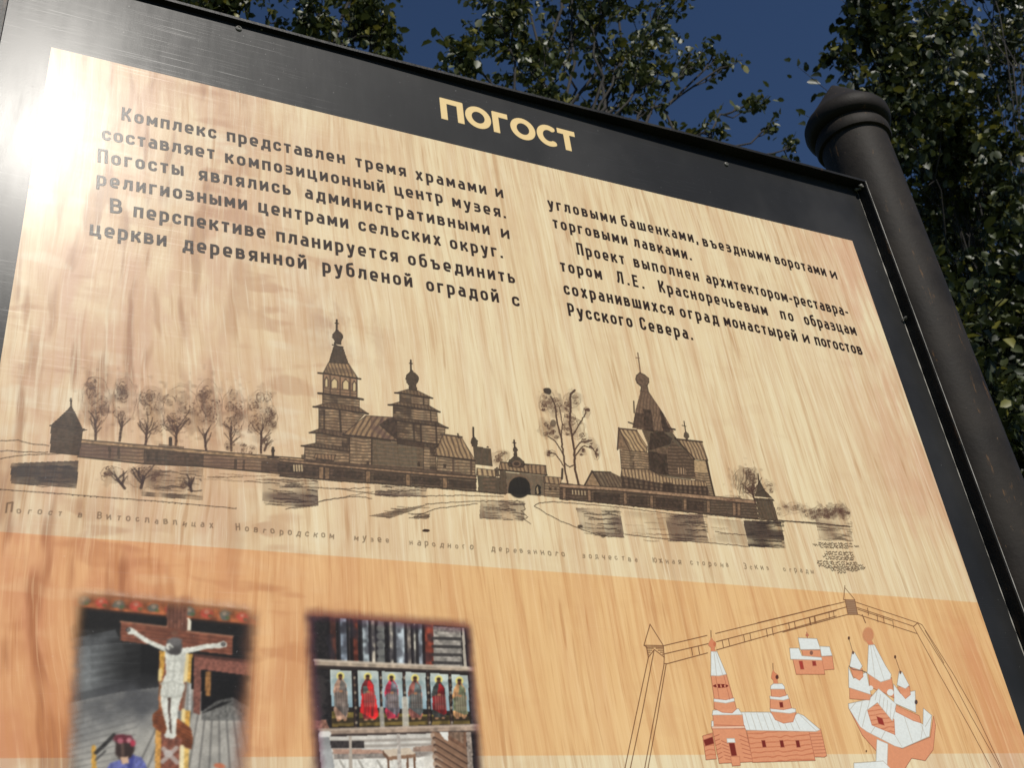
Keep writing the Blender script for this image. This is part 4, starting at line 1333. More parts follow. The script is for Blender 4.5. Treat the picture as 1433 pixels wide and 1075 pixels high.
    P([(690, 514), (812, 512), (814, 530), (762, 542), (690, 532)], WH)
    P([(672, 374), (766, 368), (782, 430), (806, 510), (762, 522), (692, 514)], OR, True, 0)
    ln((750, 374), (786, 520), w=1.2, col=(176, 104, 76)); ln((700, 374), (722, 518), w=1.2, col=(176, 104, 76))
    s.blob((731, 437), 46, 12, RD, .96, 8)
    for x in (704, 728, 752):
        s.poly([(x, 428), (x + 8, 428), (x + 10, 446), (x + 2, 446)], OR, .9)
    P([(672, 228), (708, 228), (766, 366), (720, 376), (672, 374)], WH)
    ln((690, 230), (706, 374), w=1.2, col=GY); ln((700, 230), (744, 370), w=1.2, col=GY)
    for x in (978, 1088, 1185):
        P([(x, 768), (x + 22, 767), (x + 31, 810), (x + 8, 812)], RD)
    # stepped tower
    ln((1048, 300), (1050, 352), w=1.4)
    s.poly([(1050, 336), (1060, 356), (1080, 370), (1084, 388), (1074, 400), (1080, 424), (1052, 424), (1050, 404), (1036, 388), (1040, 368)], (222, 140, 100), .96)
    s.blob((1073, 383), 9, 13, (74, 40, 34), .9, 3)
    P([(1034, 592), (1190, 598), (1170, 655), (1112, 664), (1062, 642)], OR, True, 0)
    P([(1030, 574), (1160, 572), (1186, 578), (1186, 596), (1150, 604), (1036, 592)], WH)
    P([(1032, 518), (1146, 514), (1162, 572), (1110, 582), (1032, 574)], OR, True, 0)
    P([(1030, 500), (1136, 490), (1146, 514), (1112, 524), (1032, 516)], WH)
    P([(1036, 456), (1118, 456), (1130, 494), (1090, 504), (1040, 500)], OR, True, 0)
    P([(1034, 456), (1036, 436), (1052, 424), (1104, 424), (1118, 440), (1120, 456)], WH)
    P([(1086, 535), (1108, 535), (1112, 568), (1092, 569)], RD)
    # small house
    P([(1340, 258), (1408, 256), (1420, 335), (1356, 340)], OR, True, 0)
    P([(1170, 276), (1346, 276), (1364, 366), (1190, 366)], OR, True, 0)
    P([(1222, 218), (1336, 220), (1342, 262), (1232, 256)], OR, True, 0)
    P([(1202, 145), (1315, 150), (1338, 215), (1216, 216)], WH)
    P([(1150, 208), (1206, 208), (1224, 254), (1344, 264), (1346, 280), (1156, 274)], WH)
    P([(1334, 196), (1392, 199), (1408, 252), (1344, 256)], WH)
    s.blob((1282, 236), 10, 13, (132, 92, 76), .95, 5)
    P([(1205, 285), (1228, 285), (1238, 336), (1216, 336)], (168, 62, 50))
    P([(1286, 285), (1308, 286), (1313, 315), (1290, 315)], (150, 56, 46))
    ln((1254, 110), (1258, 145), w=1.8, col=(180, 100, 76))
    s.blob((1256, 128), 9, 9, (196, 120, 90), .9, 4)
    # many domed church
    F()
    P([(435, 790), (470, 850), (530, 905), (690, 985), (826, 930), (840, 830), (850, 872), (838, 990), (800, 1042), (735, 1030), (700, 1085), (600, 1085), (566, 995), (500, 920)], OR, True, 0, 11)
    P([(434, 770), (536, 748), (600, 790), (690, 800), (790, 870), (792, 792), (832, 826), (820, 926), (692, 982), (655, 972), (520, 902), (490, 880), (436, 792)], WH)
    for a_, b_ in (((470, 762), (440, 800)), ((500, 755), (480, 850)), ((520, 800), (500, 880)), ((560, 880), (540, 912)), ((610, 900), (590, 938)), ((700, 830), (740, 955)), ((655, 920), (692, 980)), ((780, 870), (806, 930)), ((790, 870), (780, 940)), ((800, 880), (832, 826))):
        ln(a_, b_, w=1.2, col=GY)
    P([(524, 800), (572, 765), (652, 846), (656, 918), (546, 872)], OR, True, 1)
    P([(658, 775), (772, 828), (780, 862), (742, 850), (660, 808)], OR)
    P([(650, 676), (682, 722), (752, 708), (756, 812), (652, 766)], WH)
    P([(440, 694), (545, 728), (534, 752), (440, 746)], OR)
    P([(434, 596), (458, 650), (520, 618), (540, 726), (436, 692)], WH)
    P([(530, 628), (592, 664), (640, 646), (652, 742), (600, 715), (536, 690)], OR, True, 0)
    s.blob((634, 716), 16, 16, WH, .95, 5)
    s.blob((540, 695), 12, 12, WH, .9, 5)
    P([(540, 740), (578, 698), (662, 772), (644, 852), (572, 764), (524, 800)], WH)
    for k in range(5):
        ln((570 + k * 17, 712 + k * 14), (562 + k * 18, 752 + k * 22), w=1.2, col=GY)
    P([(568, 830), (596, 840), (606, 874), (578, 866)], (150, 52, 42))
    s.blob((528, 440), 26, 36, (224, 146, 108), .5, 4)
    s.poly([(520, 470), (545, 468), (558, 492), (532, 494)], (222, 142, 104), .9)
    P([(530, 490), (558, 488), (612, 590), (638, 630), (634, 652), (588, 666), (524, 624)], WH)
    ln((540, 492), (562, 655), w=1.2, col=GY); ln((550, 492), (606, 660), w=1.2, col=GY)
    P([(444, 598), (500, 604), (504, 640), (486, 658), (456, 640)], OR, True, 0)
    P([(452, 522), (464, 526), (500, 590), (488, 608), (440, 592)], WH)
    P([(668, 690), (726, 688), (730, 726), (706, 746), (680, 716)], OR, True, 0)
    P([(676, 616), (690, 618), (724, 682), (706, 698), (666, 680)], WH)
    for a_, b_ in (((434, 450), (454, 520)), ((655, 540), (680, 614))):
        ln(a_, b_, w=1.2)
        for p in (a_, b_):
            s.blob((p[0] + 2, p[1] + 6), 5, 8, (96, 66, 52), .9, 3)
    s.line([(437, 590), (455, 606), (500, 612), (520, 622)], 2.2, (110, 84, 72), .8)
    s.blob((757, 762), 7, 11, (84, 66, 62), .9, 3)
    P([(570, 940), (622, 962), (618, 1085), (564, 1085)], WH)
    P([(460, 1054), (600, 1044), (640, 1085), (460, 1085)], WH)
    # knots
    s.blob((1066, 489), 6, 9, (84, 46, 28), 1, 4, .2)
    s.blob((519, 997), 3, 6, (96, 60, 36), 1, 4)
    s.build('site_plan_drawing', -.00028, wood)
plan()

#@@PICTURES@@
def feather(s, quad, wid, ragged):
    """soft printed border: fades the coverage towards the edges of a photo quad"""
    g = s.grid(quad)
    X = np.arange(s.W)[None, :]
    Y = np.arange(s.H)[:, None]
    f = np.ones((s.H, s.W), np.float32)
    n = (s.tx[14] * .6 + s.tx[6] * .4 - .5) * ragged
    for i in range(4):
        a, b = g[i], g[(i + 1) % 4]
        d = (b - a) / np.linalg.norm(b - a)
        dist = (X - a[0]) * d[1] - (Y - a[1]) * d[0]
        if ((g.mean(0)[0] - a[0]) * d[1] - (g.mean(0)[1] - a[1]) * d[0]) < 0:
            dist = -dist
        t = np.clip((dist + n) / wid[i], 0, 1)
        f *= t * t * (3 - 2 * t)
    return f

def grime(s, amt=.18):
    k = 1 + amt * (s.tx[3] * .6 + s.tx[6] * .8 - .7)
    s.rgb *= k[..., None]

def soften(s, n):
    for _ in range(n):
        for ax in (0, 1):
            s.rgb = (np.roll(s.rgb, 1, ax) + 2 * s.rgb + np.roll(s.rgb, -1, ax)) / 4

def photo_crucifix():
    s = Print([(75, 815), (395, 815), (395, 1095), (75, 1095)], 1 / 1500)
    s.frame(90, 820, 4.217)
    s.poly([(-90, -60), (1300, -60), (1300, 1200), (-90, 1200)], (22, 20, 18), 1, .2)
    # log wall and plank floor
    s.poly([(-40, 330), (300, 260), (420, 520), (300, 640), (-40, 720)], (66, 67, 68), .8, .4, 14)
    for k in range(7):
        s.line([(-30, 640 - k * 58), (120, 590 - k * 50), (420, 520 - k * 40)], 15, (128, 130, 130), .5 if k < 5 else .12)
    s.blob((60, 560), 110, 130, (128, 130, 128), .5, 1, .3, 14)
    s.blob((440, 480), 170, 210, (18, 17, 16), .8, 1.0)
    s.poly([(-90, 720), (330, 628), (560, 600), (1300, 640), (1300, 1200), (-90, 1200)], (166, 161, 152), 1, .12, 14, grad=None)
    s.blob((180, 800), 330, 170, (116, 116, 116), .6, .9, .2, 14)
    s.blob((460, 680), 260, 110, (74, 74, 76), .85, 1, .2, 14)
    s.blob((420, 930), 200, 90, (176, 172, 162), .5, 1, .2, 14)
    for k in range(16):
        s.line([(640 + k * 34, 640), (420 + k * 62, 1100)], 2.4, (82, 79, 76), .6)
        s.line([(-80, 800 + k * 34), (420, 640 + k * 40)], 1.8, (96, 94, 92), .45)
    # frieze and pale beam over it
    s.poly([(-60, -40), (1260, 80), (1260, 170), (-60, 50)], (214, 190, 168), 1, .1, 6)
    s.poly([(40, 38), (1200, 160), (1200, 248), (40, 130)], (150, 84, 50), 1, .25, 6)
    for i in range(11):
        x = 112 + i * 104
        y = 88 + i * 10.6
        c = (92, 104, 98) if i % 2 == 0 else (198, 78, 62)
        s.blob((x, y), 34, 30, c, .85, 2.5, .3)
        s.blob((x, y - 6), 14, 12, (206, 176, 150), .5, 2, .3)
        s.blob((x + 20, y + 18), 14, 10, (74, 96, 52), .6, 2)
    s.line([(40, 130), (1200, 248)], 4, (38, 26, 20), .8)
    s.line([(40, 40), (1200, 160)], 4, (110, 60, 40), .7)
    # bench
    s.poly([(808, 496), (1100, 534), (1096, 790), (980, 700), (808, 745)], (20, 18, 17), 1, .2)
    s.poly([(808, 745), (900, 680), (990, 660), (1096, 720), (1096, 800), (808, 800)], (100, 98, 94), .8, .2)
    s.poly([(800, 760), (930, 690), (1000, 680), (860, 740)], (26, 24, 22), .9)
    s.poly([(832, 505), (866, 507), (862, 656), (830, 650)], (152, 106, 60), .9, .2)
    s.poly([(764, 405), (1142, 448), (1142, 540), (1100, 534), (808, 496), (764, 500)], (134, 84, 70), 1, .15)
    s.line([(764, 410), (1142, 455)], 5, (66, 42, 36), .8)
    s.poly([(764, 470), (808, 496), (802, 765), (760, 750)], (122, 78, 66), 1, .15)
    s.poly([(1100, 534), (1146, 540), (1150, 805), (1098, 800)], (122, 76, 64), 1, .15)
    # cross, its gilded side strips and base
    s.poly([(560, 385), (594, 390), (592, 730), (556, 735)], (150, 96, 60), 1, .2)
    s.poly([(562, 385), (592, 390), (590, 522), (562, 556)], (196, 148, 66), 1, .15)
    s.line([(566, 500), (564, 556)], 5, (232, 206, 140), .9)
    s.poly([(592, 390), (722, 400), (712, 740), (580, 735)], (128, 76, 56), 1, .2)
    s.poly([(718, 405), (756, 402), (746, 580), (708, 562)], (206, 160, 78), 1, .15)
    s.line([(722, 410), (712, 560)], 6, (240, 218, 160), .9)
    s.poly([(722, 190), (742, 196), (750, 215), (746, 268), (720, 262)], (236, 226, 204), 1)
    s.poly([(716, 568), (748, 578), (746, 744), (700, 738), (694, 730)], (186, 184, 178), 1, .1)
    s.line([(716, 580), (698, 735)], 4, (120, 84, 66), .9)
    s.line([(730, 578), (724, 740)], 4, (120, 118, 112), .7)
    s.poly([(697, 735), (742, 740), (738, 842), (696, 828)], (210, 160, 76), 1, .15)
    s.line([(702, 738), (700, 828)], 5, (242, 220, 160), .9)
    s.poly([(606, 98), (728, 112), (724, 275), (602, 248)], (118, 76, 60), 1, .15, 6)
    for k in range(5):
        s.line([(622 + k * 22, 110), (620 + k * 22, 250)], 2, (78, 48, 38), .6)
    s.poly([(332, 212), (604, 244), (724, 270), (994, 300), (992, 412), (755, 385), (330, 326)], (128, 76, 56), 1, .15, 6)
    for k in range(4):
        s.line([(335, 240 + k * 22), (990, 322 + k * 24)], 2, (88, 50, 38), .5)
    s.line([(332, 213), (604, 245)], 3, (170, 118, 92), .7)
    s.line([(724, 271), (994, 301)], 3, (170, 118, 92), .7)
    s.poly([(520, 762), (575, 715), (745, 842), (760, 905), (750, 968), (660, 938), (560, 862), (522, 832)], (132, 74, 44), 1, .2, 6)
    for k in range(6):
        s.line([(540, 760 + k * 18), (750, 860 + k * 20)], 2, (84, 44, 28), .6)
    s.poly([(566, 872), (692, 905), (688, 1100), (560, 1100)], (128, 78, 62), 1, .2)
    s.poly([(538, 848), (572, 868), (566, 1100), (534, 1100)], (204, 150, 78), 1, .15)
    s.poly([(690, 950), (738, 966), (732, 1100), (686, 1100)], (214, 176, 100), 1, .15)
    s.line([(694, 955), (690, 1100)], 6, (244, 232, 190), .9)
    s.blob((612, 992), 26, 22, (198, 190, 184), .9, 4)
    s.blob((604, 994), 5, 6, (80, 60, 56), .8, 3)
    s.blob((620, 996), 5, 6, (80, 60, 56), .8, 3)
    s.line([(580, 1040), (660, 960)], 6, (188, 176, 168), .8)
    s.line([(585, 965), (665, 1045)], 6, (188, 176, 168), .8)
    # carved figure
    SK, SH, HL = (214, 213, 201), (182, 181, 170), (228, 228, 217)
    s.poly([(362, 254), (388, 246), (410, 256), (450, 288), (510, 324), (600, 362), (598, 394), (560, 376), (470, 334), (410, 292), (376, 288)], SK, 1, .06)
    s.poly([(700, 368), (760, 362), (830, 346), (905, 340), (940, 326), (960, 340), (956, 362), (920, 370), (840, 374), (742, 398), (705, 400)], SK, 1, .06)
    s.poly([(592, 378), (640, 370), (705, 370), (722, 392), (712, 460), (702, 520), (700, 560), (712, 600), (694, 652), (680, 700), (668, 765), (664, 800), (660, 880), (648, 905), (622, 904), (592, 896), (600, 868), (604, 840), (586, 770), (570, 700), (566, 630), (578, 570), (600, 520), (596, 450)], SK, 1, .06)
    s.line([(655, 400), (648, 470), (645, 540)], 3, SH, .7)
    s.line([(612, 440), (640, 448), (690, 440)], 2.5, SH, .6)
    s.line([(606, 500), (650, 512), (696, 500)], 2.5, SH, .5)
    s.line([(700, 410), (694, 500), (690, 556)], 7, SH, .5)
    s.line([(572, 580), (640, 566), (706, 590)], 3.5, SH, .8)
    s.line([(575, 650), (620, 664), (690, 654)], 3.5, SH, .9)
    for k in range(5):
        s.line([(585 + k * 24, 585), (600 + k * 16, 650)], 2, SH, .55)
    s.poly([(612, 664), (630, 664), (624, 740), (630, 800), (634, 876), (622, 868), (616, 800), (610, 745)], (70, 52, 44), .95)
    s.line([(598, 690), (600, 740), (612, 800)], 5, HL, .6)
    s.line([(660, 690), (650, 740), (648, 820)], 5, HL, .6)
    s.blob((592, 760), 14, 12, SH, .5, 2)
    s.blob((650, 762), 14, 12, SH, .5, 2)
    s.poly([(588, 880), (606, 862), (622, 880), (620, 902), (596, 898)], SK, 1)
    s.poly([(628, 876), (655, 868), (664, 884), (646, 906), (622, 904)], SK, 1)
    s.blob((648, 358), 50, 52, (84, 80, 78), 1, 5, .12)
    s.blob((650, 330), 42, 24, (110, 106, 104), .8, 3, .2)
    s.blob((650, 282), 22, 14, (120, 84, 66), .7, 2)
    s.poly([(600, 345), (622, 340), (644, 362), (640, 384), (618, 390), (602, 372)], (214, 212, 200), 1)
    s.line([(622, 362), (632, 372)], 3, (100, 96, 92), .8)
    s.blob((654, 388), 34, 22, (70, 66, 64), .9, 3, .2)
    for c in ((376, 262), (938, 347)):
        s.blob(c, 14, 13, (60, 56, 54), .95, 5)
        s.blob(c, 6, 6, (180, 176, 166), .8, 4)
    # visitor, candle
    s.poly([(162, 950), (174, 938), (186, 952), (190, 1100), (160, 1100)], (206, 156, 70), 1, .1)
    s.line([(292, 884), (238, 940), (186, 988)], 5, (44, 42, 40), .9)
    s.line([(186, 1030), (240, 980)], 3, (70, 68, 66), .8)
    s.poly([(240, 1100), (270, 1050), (310, 1036), (410, 1005), (455, 1015), (482, 1060), (490, 1100)], (100, 104, 160), 1, .2)
    s.line([(400, 1010), (385, 1080)], 6, (60, 64, 130), .8)
    s.blob((355, 955), 56, 78, (58, 44, 40), 1, 5, .1)
    s.poly([(330, 1015), (375, 1010), (382, 1050), (340, 1056)], (204, 168, 140), 1)
    s.blob((350, 905), 50, 26, (104, 40, 50), .9, 3, .3)
    s.blob((330, 918), 18, 18, (206, 120, 132), .7, 3)
    s.blob((382, 915), 16, 16, (226, 150, 158), .75, 3)
    s.blob((404, 932), 16, 20, (190, 60, 80), .9, 3)
    s.line([(342, 940), (345, 1000)], 4, (120, 96, 84), .6)
    s.blob((920, 1065), 30, 16, (196, 110, 76), .9, 3, .4)
    soften(s, 2)
    grime(s, .10)
    # printed tint creeping in from the border
    f = feather(s, [(30, -20), (1190, 95), (1115, 1140), (-30, 1140)], (34, 34, 1, 30), 5)
    warm = feather(s, [(40, -60), (1165, 60), (1090, 1140), (-20, 1140)], (4, 34, 1, 12), 8)[..., None]
    s.rgb = s.rgb * warm + (s.rgb * .35 + np.array([170, 112, 96]) * .65) * (1 - warm)
    s.a[:] = f
    s.build('interior_photo', -.00028, wood)['label'] = 'printed photo of a carved crucifix in a log interior'
photo_crucifix()

def photo_icons():
    s = Print([(405, 838), (705, 838), (705, 1095), (405, 1095)], 1 / 1500)
    s.frame(410, 840, 4.576)
    s.poly([(-50, -50), (1400, -50), (1400, 1200), (-50, 1200)], (36, 32, 31), 1, .25)
    # timber wall at the top
    for x0, x1, c in ((225, 270, (74, 44, 36)), (290, 345, (120, 128, 138)), (350, 362, (160, 140, 124)), (372, 412, (92, 46, 34)), (432, 486, (150, 158, 160)), (490, 526, (176, 166, 150)), (530, 582, (92, 92, 90)), (606, 646, (180, 172, 156)), (646, 716, (164, 172, 176)), (718, 752, (132, 122, 112)), (760, 795, (176, 170, 156)), (790, 828, (140, 144, 148)), (832, 896, (124, 58, 42))):
        s.poly([(x0, 110), (x1, 115), (x1 + 8, 425), (x0 + 8, 415)], c, 1, .25, 6)
        s.line([(x0, 110), (x0 + 8, 418)], 5, (26, 22, 22), .8)
        for k in range(3):
            s.blob((random.uniform(x0, x1), random.uniform(140, 400)), (x1 - x0) * .5, 40, (46, 42, 48), .5, 1.4, .4)
    for k in range(5):
        s.blob((560, 180 + k * 52), 26, 24, (120, 118, 112), .7, 2)
    s.poly([(896, 170), (1075, 180), (1085, 430), (904, 420)], (128, 122, 114), 1, .2)
    for k in range(5):
        y = 205 + k * 52
        s.poly([(896, y), (1070, y + 4), (1072, y + 38), (900, y + 34)], (158, 150, 140), .8, .25, 6)
        s.line([(896, y + 42), (1075, y + 46)], 5, (52, 48, 46), .8)
    s.poly([(1080, 180), (1096, 180), (1112, 432), (1092, 430)], (178, 168, 152), 1)
    s.blob((1150, 420), 30, 400, (46, 42, 42), .9, 2, .3, 14)
    s.poly([(20, 30), (1200, 90), (1200, 185), (20, 95)], (116, 72, 40), .95, .25, 6)
    s.line([(60, 70), (1180, 165)], 8, (150, 98, 54), .7)
    # rail, row of six panels, rail
    s.poly([(135, 384), (1185, 436), (1185, 470), (138, 430)], (172, 154, 134), 1, .15, 6)
    s.line([(135, 386), (1185, 438)], 4, (206, 190, 170), .7)
    s.line([(138, 432), (1185, 472)], 6, (44, 36, 32), .9)
    for k in range(7):
        s.blob((150, 520 + k * 50), 60, 30, (62, 56, 54), .7, 2, .3)
        s.blob((1155, 500 + k * 46), 30, 24, (72, 66, 64), .8, 2, .3)
    R1 = [((236, 374), 448, 815, (120, 112, 104), (190, 150, 126), False), ((412, 548), 452, 812, (206, 44, 44), (120, 44, 44), True), ((566, 698), 458, 808, (116, 112, 118), (196, 58, 80), False),
          ((718, 848), 462, 806, (98, 106, 104), (158, 96, 84), False), ((876, 992), 470, 802, (136, 34, 34), (60, 62, 58), False), ((1014, 1120), 478, 800, (112, 116, 86), (190, 142, 96), False)]
    for (x0, x1), y0, y1, rb, rb2, big in R1:
        w_ = x1 - x0
        d = 14
        s.poly([(x0 - 6, y0), (x1 + 6, y0 + 4), (x1 + d + 8, y1 + 8), (x0 + d - 8, y1 + 8)], (34, 28, 25), 1)
        s.poly([(x0, y0), (x1, y0 + 6), (x1 + d * .7, y0 + 245), (x0 + d * .7, y0 + 240)], (190, 196, 186), 1, .1, 14, grad=(140, 168, 180))
        s.blob(((x0 + x1) / 2, y0 + 70), w_ * .5, 16, (128, 150, 150), .5, 1.5, .3)
        s.poly([(x0 + d * .7, y0 + 235), (x1 + d * .7, y0 + 240), (x1 + d * .9, y0 + 275), (x0 + d * .9, y0 + 272)], (40, 34, 30), .9, .2)
        s.poly([(x0 + d * .8, y0 + 268), (x1 + d * .8, y0 + 272), (x1 + d, y1 - 4), (x0 + d, y1)], (122, 106, 52), 1, .3, 6, grad=(98, 80, 44))
        s.line([(x0 + d, y1 - 38), (x1 + d, y1 - 44)], 7, (40, 32, 26), .7)
        cx_ = (x0 + x1) / 2 - 2
        hy = y0 + 46
        s.blob((cx_, hy - 4), 25, 27, (232, 214, 120), 1, 4)
        s.blob((cx_, hy - 4), 17, 19, (190, 182, 110), .8, 4)
        sh = hy + 34
        # robe: shoulders, hips, hem
        s.poly([(cx_ - 14, hy + 10), (cx_ + 14, hy + 10), (cx_ + 38, sh + 14), (cx_ + 46, sh + 80), (cx_ + 40, sh + 110), (cx_ + 50, sh + 190), (cx_ + 40, y1 - 48), (cx_ - 24, y1 - 46), (cx_ - 42, sh + 180), (cx_ - 36, sh + 100), (cx_ - 46, sh + 60), (cx_ - 36, sh + 14)], rb2, 1, .25, 6)
        s.poly([(cx_ + 2, hy + 14), (cx_ + 34, sh + 10), (cx_ + 44, sh + 84), (cx_ + 54, sh + 176), (cx_ + 34, y1 - 62), (cx_ - 40, sh + 150), (cx_ - 38, sh + 70), (cx_ - 8, sh + 60)], rb, 1, .25, 6)
        if big:
            s.poly([(cx_ - 36, sh + 80), (cx_ + 50, sh + 80), (cx_ + 70, sh + 210), (cx_ + 44, y1 - 44), (cx_ - 50, sh + 190)], (214, 42, 42), 1, .2, 6)
            s.poly([(cx_ - 34, sh + 24), (cx_ - 4, sh + 20), (cx_ + 6, sh + 60), (cx_ - 32, sh + 74)], (92, 100, 94), 1)
        for k in range(5):
            xx = cx_ - 26 + k * 15
            s.line([(xx, sh + 40), (xx + 6, sh + 120), (xx + 4 + random.uniform(-8, 10), sh + 210)], 3, (48, 34, 32), .35)
            s.line([(xx + 6, sh + 60), (xx + 10, sh + 150)], 2.4, (214, 184, 162), .3)
        s.blob((cx_, hy + 2), 12, 17, (112, 72, 48), 1, 4)
        s.blob((cx_, hy - 9), 13, 9, (52, 36, 28), .95, 4)
        s.blob((cx_, hy + 14), 9, 9, (62, 42, 32), .8, 3)
        s.blob((cx_ + 4, sh + 58), 12, 8, (170, 118, 84), .9, 3)
        s.blob((cx_ - 12, y1 - 42), 12, 7, (168, 124, 92), .9, 3)
        s.blob((cx_ + 30, y1 - 44), 11, 7, (168, 124, 92), .9, 3)
    for x in (392, 560, 710, 862, 1004):
        s.poly([(x - 8, 470), (x + 6, 470), (x + 16, 820), (x + 2, 820)], (58, 44, 38), 1, .3)
        for k in range(7):
            s.blob((x + 2 + k * 2, 500 + k * 48), 8, 10, (120, 96, 74) if k % 2 else (200, 186, 160), .6, 2)
    s.line([(716, 640), (722, 818)], 10, (206, 200, 184), .8)
    s.line([(566, 700), (572, 815)], 7, (190, 186, 174), .7)
    s.poly([(90, 775), (210, 770), (235, 830), (90, 835)], (150, 106, 88), .9, .2)
    s.poly([(168, 832), (1195, 800), (1195, 846), (172, 872)], (164, 142, 124), 1, .15, 6)
    s.line([(168, 834), (1195, 803)], 4, (196, 176, 158), .7)
    s.line([(172, 874), (1195, 848)], 5, (60, 50, 46), .8)
    # bright room below
    s.poly([(225, 878), (905, 856), (940, 1100), (250, 1100)], (208, 202, 192), 1, .08, 14)
    for y in (910, 945, 985):
        s.line([(230, y), (910, y - 18)], 4, (150, 140, 130), .7)
    s.poly([(235, 905), (455, 905), (455, 950), (238, 950)], (52, 46, 44), .95, .2)
    s.poly([(252, 958), (560, 958), (600, 990), (262, 990)], (176, 138, 118), .9, .1)
    s.poly([(770, 945), (905, 930), (900, 972), (770, 975)], (160, 130, 112), .9, .1)
    s.poly([(262, 992), (900, 975), (900, 1020), (262, 1020)], (120, 108, 100), .7, .2)
    s.poly([(250, 1025), (905, 1005), (930, 1100), (250, 1100)], (224, 220, 210), 1, .06)
    for x in (300, 420, 540, 850):
        s.line([(x, 1030), (x + 40, 1100)], 3, (150, 144, 134), .7)
    s.poly([(356, 872), (374, 872), (382, 1100), (360, 1100)], (178, 166, 152), 1)
    s.poly([(572, 962), (745, 950), (786, 988), (612, 1006)], (212, 194, 172), 1)
    s.poly([(572, 962), (612, 1006), (622, 1100), (606, 1100), (600, 1020), (578, 1000)], (112, 84, 66), 1)
    s.poly([(612, 1006), (786, 988), (786, 1010), (614, 1030)], (146, 112, 88), 1)
    for x in (725, 770):
        s.poly([(x, 1005), (x + 14, 1004), (x + 16, 1100), (x + 2, 1100)], (120, 90, 70), 1)
    s.poly([(662, 860), (684, 860), (696, 1100), (672, 1100)], (186, 176, 166), 1, .1)
    s.poly([(905, 852), (1110, 846), (1110, 1100), (940, 1100)], (112, 82, 64), 1, .2, 6)
    s.blob((900, 1060), 70, 60, (224, 218, 206), .9, 2, .3)
    for k in range(6):
        s.line([(905 + k * 4, 870 + k * 46), (1105, 990 + k * 46)], 12, (160, 124, 98), .7)
        s.line([(905 + k * 4, 890 + k * 46), (1105, 1010 + k * 46)], 6, (60, 44, 36), .8)
    s.poly([(935, 848), (995, 846), (992, 905), (970, 895)], (222, 220, 212), 1)
    s.poly([(1000, 850), (1090, 848), (1092, 925), (1000, 870)], (130, 106, 88), .9, .2)
    s.poly([(1108, 850), (1140, 850), (1156, 1100), (1120, 1100)], (150, 136, 124), 1, .2)
    s.poly([(160, 868), (232, 880), (270, 1100), (180, 1100)], (168, 168, 166), 1, .25, 14)
    s.line([(180, 862), (226, 860)], 8, (236, 234, 226), .9)
    soften(s, 1)
    grime(s, .10)
    f = feather(s, [(36, 20), (1165, 112), (1250, 1140), (98, 1140)], (26, 22, 1, 24), 4)
    pur = feather(s, [(66, 50), (1155, 138), (1238, 1140), (128, 1140)], (24, 20, 1, 22), 6)[..., None]
    s.rgb = s.rgb * pur + (s.rgb * .3 + np.array([132, 66, 92]) * .7) * (1 - pur)
    s.a[:] = f
    s.build('interior_photo', -.00028, wood)['label'] = 'printed photo of a row of six painted icons on a log wall'
photo_icons()

#@@TREES@@
def leaf_mesh(name, pts, size, mat, parent, droop=.5):
    n = len(pts)
    t = np.array([[0, 0, 0], [.28, .30, .06], [.68, .27, .05], [1.0, 0, -.06], [.68, -.27, .05], [.28, -.30, .06], [.28, 0, -.01], [.68, 0, -.03]])
    F = np.array([[0, 6, 1, 1], [6, 7, 2, 1], [7, 3, 2, 2], [0, 5, 6, 6], [6, 5, 4, 7], [7, 4, 3, 3]])
    L_ = size * rng.uniform(.5, 1.3, n)
    az = rng.uniform(0, 2 * math.pi, n)
    el = rng.normal(-droop, .55, n)
    rl = rng.normal(0, .8, n)
    dx = np.stack([np.cos(az) * np.cos(el), np.sin(az) * np.cos(el), np.sin(el)], 1)
    up_ = np.tile([0, 0, 1.0], (n, 1))
    dy = np.cross(up_, dx)
    dy /= np.linalg.norm(dy, axis=1, keepdims=True) + 1e-9
    dz = np.cross(dx, dy)
    c, s_ = np.cos(rl)[:, None], np.sin(rl)[:, None]
    dy, dz = dy * c + dz * s_, dz * c - dy * s_
    curl = rng.uniform(.4, 2.2, n)[:, None]
    V = pts[:, None, :] + L_[:, None, None] * (t[None, :, 0:1] * dx[:, None] + t[None, :, 1:2] * dy[:, None] + (t[None, :, 2] * curl)[..., None] * dz[:, None])
    V = V.reshape(-1, 3)
    loops, starts, tot = [], [], []
    faces = []
    quads = [[6, 7, 2, 1], [6, 5, 4, 7]]
    tris = [[0, 6, 1], [7, 3, 2], [0, 5, 6], [7, 4, 3]]
    base = (np.arange(n) * 8)[:, None]
    lq = (base[:, None, :] + np.array(quads)[None]).reshape(-1, 4)
    lt = (base[:, None, :] + np.array(tris)[None]).reshape(-1, 3)
    me = bpy.data.meshes.new(name)
    me.vertices.add(len(V))
    me.vertices.foreach_set('co', V.astype(np.float32).ravel())
    allv = np.concatenate([lq.ravel(), lt.ravel()]).astype(np.int32)
    me.loops.add(len(allv))
    me.loops.foreach_set('vertex_index', allv)
    st = np.concatenate([np.arange(len(lq)) * 4, len(lq) * 4 + np.arange(len(lt)) * 3]).astype(np.int32)
    to = np.concatenate([np.full(len(lq), 4), np.full(len(lt), 3)]).astype(np.int32)
    me.polygons.add(len(st))
    me.polygons.foreach_set('loop_start', st)
    me.polygons.foreach_set('loop_total', to)
    me.polygons.foreach_set('use_smooth', np.ones(len(st), bool))
    me.update(calc_edges=True)
    return link(name, me, mat, parent)

def curve_pts(a, b, sag, n=7, jit=.04):
    a, b = Vector(a), Vector(b)
    ln_ = (b - a).length
    out = []
    for i in range(n):
        t = i / (n - 1)
        p = a.lerp(b, t) + Vector((0, 0, sag * ln_ * math.sin(math.pi * t)))
        if 0 < i < n - 1:
            p += Vector([random.uniform(-1, 1) * jit * ln_ for _ in range(3)])
        out.append(p)
    return out

